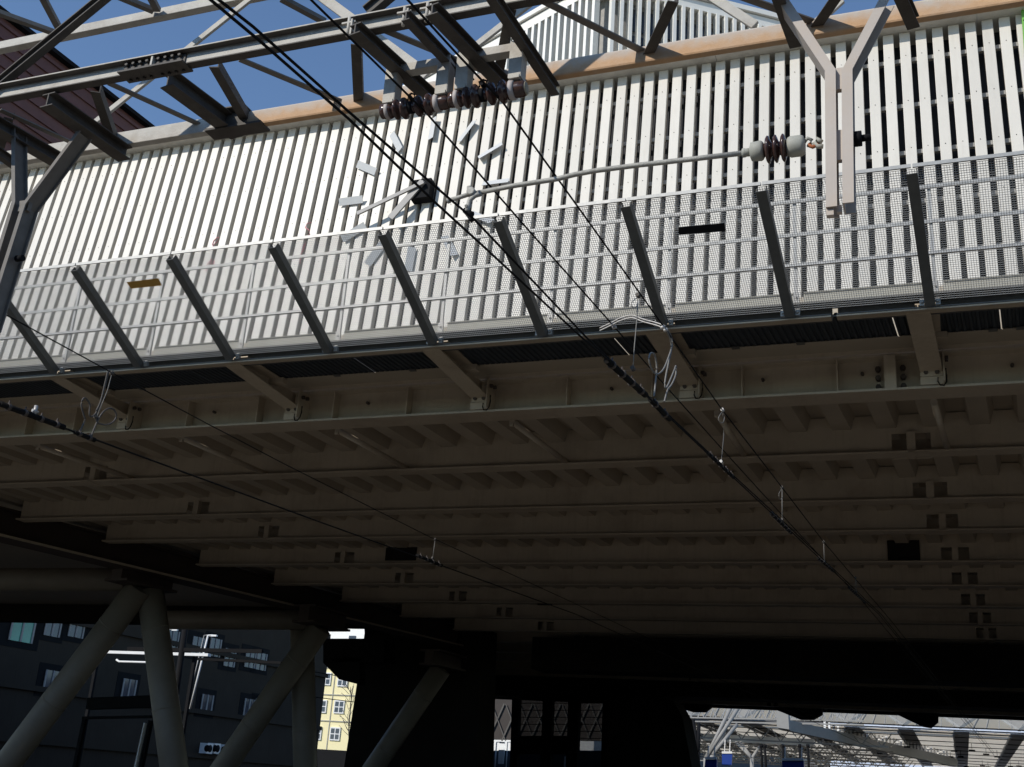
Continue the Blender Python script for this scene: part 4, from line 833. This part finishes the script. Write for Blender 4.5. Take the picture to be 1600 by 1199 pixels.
for k in range(-9, 8):                                  # folded front: triangles of slats between V struts
    x = 0.3 + k * 4.0; m = MB(); a = RP(x, 94, RZ + .25); bL = RP(x - 2.0, 95, RZ + 1.7); bR = RP(x + 2.0, 95, RZ + 1.7)
    m.bar(a, bL, .12, .2); m.bar(a, bR, .12, .2); m.build('v_strut', M_galv, st)
    m = MB()
    for j in range(9):
        t_ = (j + .5) / 9; p, q = a + (bL - a) * t_, a + (bR - a) * t_; m.bar(p, q, .05, .16)
        if j % 2 == 0:
            p = bR + (RP(x + 2.0, 94.3, RZ + .25) - bR) * (j / 9); q = a + (RP(x + 4.0, 94, RZ + .25) - a) * (j / 9); m.bar(q, bR + (bR - a) * 0.15 + XX * (j - 4) * .25, .05, .12)
    m.build('slat', M_stn, st)
for y_ in (0,):
    m = MB(); m.slab([RP(-30, 97.5, RZ + .5), RP(22, 97.5, RZ + .5), RP(22, 97.6, RZ + 2), RP(-30, 97.6, RZ + 2)], V((0, 1, 0)), .1); m.build('gable_panel', M_roof, st)
# long white box beam on the left of the roof, and its tree columns
bm_ = thing('roof_edge_beam', 'long grey white box beam stepping down along the station roof edge', 'beam', py(1225, 1140, 85))
m = MB(); m.prism([py(1212, 1095, 85), py(1230, 1095, 85), py(1233, 1140, 85), py(1214, 1137, 85)], [p + V((0, 1, 0)) for p in (py(1212, 1095, 85), py(1230, 1095, 85), py(1233, 1140, 85), py(1214, 1137, 85))]); m.build('upright', M_stn, bm_)
a, b_ = py(1222, 1132, 85.5), py(1492, 1192, 120); m = MB(); m.bar(a, b_, .5, .75); m.build('long_beam', M_stn, bm_)
m = MB(); m.bar(py(1100, 1152, 100), py(1272, 1161, 100), .6, .55); m.build('side_beam', M_white, bm_)
m = MB()
for k in range(34):
    t_ = .2 + k * .0225; p = a + (b_ - a) * t_ + UP * .5; m.box((p.x - .08, p.y - .1, p.z - .1), (p.x + .08, p.y + .1, p.z + .4))
m.build('dentil', M_white, bm_)
def treecol(base, tips, Y, label, mt=M_galv):
    B = py(*base, Y); t = thing('branching_column', label, 'column', (B.x, Y, GZ), 'branching columns under the station roof')
    m = MB(); m.tube((B.x, Y, GZ), B, .16, n=10); m.build('trunk', mt, t)
    for q in tips: m = MB(); m.tube(B, py(*q, Y + 1), .13, .11, 10); m.build('strut', mt, t)
treecol((1103, 1185), [(1146, 1098), (1140, 1128), (1158, 1100)], 75, 'branching column of pale tubes left of the blue hanging sign', M_stn)
treecol((1113, 1180), [(1152, 1132), (1138, 1130)], 78, 'second branching column close behind the first', M_stn)
treecol((1175, 1185), [(1150, 1160), (1157, 1160), (1188, 1165)], 95, 'small branching column right of the blue hanging sign', M_stn)
treecol((1235, 1195), [(1215, 1165), (1224, 1165), (1247, 1166)], 100, 'small branching column in the middle of the station', M_stn)
treecol((1090, 1175), [(1076, 1128), (1092, 1130), (1083, 1125)], 70, 'dark branching column beside the dark pier', M_dark)
treecol((1283, 1199), [(1262, 1178), (1300, 1180)], 105, 'small branching column farthest right', M_stn)
m = MB()
for y in (1121, 1127): m.bar(py(1060, y, 88), py(1350, y + 6, 88), .1, .1)
for k in range(30): x = 1062 + k * 9.5; m.bar(py(x, 1121 + k * .2, 88), py(x + (5 if k % 2 else -5), 1108, 89), .06, .06)
for k in range(24): x = 1065 + k * 12; m.bar(py(x, 1122 + k * .3, 90), py(x + 14, 1100, 92), .05, .05)
tag(m.build('lattice_girder', M_stn), 'pale lattice girder below the dark far edge of the bridge', 'girder')
def sign(pts, Y, label, group='blue station signs'):
    t = thing('station_sign', label, 'sign', py(*pts[0], Y), group); m = MB(); m.slab([py(x, y, Y) for x, y in pts], V((0, 1, 0)), .12); m.build('panel', M_blue, t)
    x0_, y0 = pts[0]; x1_, y1 = pts[1]; m = MB(); m.bar(py(x0_ + 4, y0 - 2, Y), py(x0_ + 5, y0 - 22, Y), .05, .05); m.bar(py(x1_ - 4, y1 - 2, Y), py(x1_ - 3, y1 - 22, Y), .05, .05); m.bar(py(x0_, y0 - 2, Y), py(x1_, y1 - 2, Y), .1, .12); m.build('hanger', M_white, t)
sign([(1128, 1178), (1144, 1178), (1143, 1196), (1128, 1196)], 68, 'bright blue square hanging sign')
sign([(1102, 1187), (1120, 1187), (1120, 1215), (1099, 1215)], 66, 'dark blue sign left of the bright blue square')
sign([(1222, 1189), (1256, 1189), (1257, 1215), (1222, 1215)], 66, 'black blue sign board right of the bright blue square')
for k, (x, lb) in enumerate(((1189, 'left of two close dark masts before the station roof'), (1195, 'right of two close dark masts before the station roof'), (1223, 'single dark mast right of the mast pair'), (1249, 'dark mast above the black blue sign board'), (1262, 'rightmost dark mast before the station roof'))):
    m = MB(); m.tube(py(x + 3, 1225, 70), py(x, 1163, 70), .07, n=8); m.tube(py(x - 2, 1166, 70), py(x + 3, 1166, 70), .1, n=8); tag(m.build('dark_mast', M_dark), lb, 'mast')
fp = thing('far_platform_building', 'dark grey far building behind the station columns', 'building', (-40, 170, GZ)); m = MB(); m.box((-75, 168, GZ), (-16.5, 176, 15)); m.build('wall', mat('far_grey', (.12, .12, .125), .8), fp)
m = MB()
for k in range(20):
    for z in (3.5, 6.5, 9.5): m = MB(); m.box((-73 + k * 2.9, 167.9, z), (-71.2 + k * 2.9, 167.998, z + 1.6)); m.build('window', M_glass, fp)
pb_ = thing('pale_building', 'pale blue grey building under the far end of the station roof', 'building', (6, 165, GZ)); m = MB(); m.box((-16, 165, GZ), (22, 175, 15.0)); m.build('wall', mat('pale_blue_wall', (.55, .6, .7), .6), pb_)
m = MB()
for k in range(12): m.box((-15.5 + k * 3.1, 164.9, 8.5), (-14.0 + k * 3.1, 164.998, 10.5))
m.build('window', M_glass, pb_)
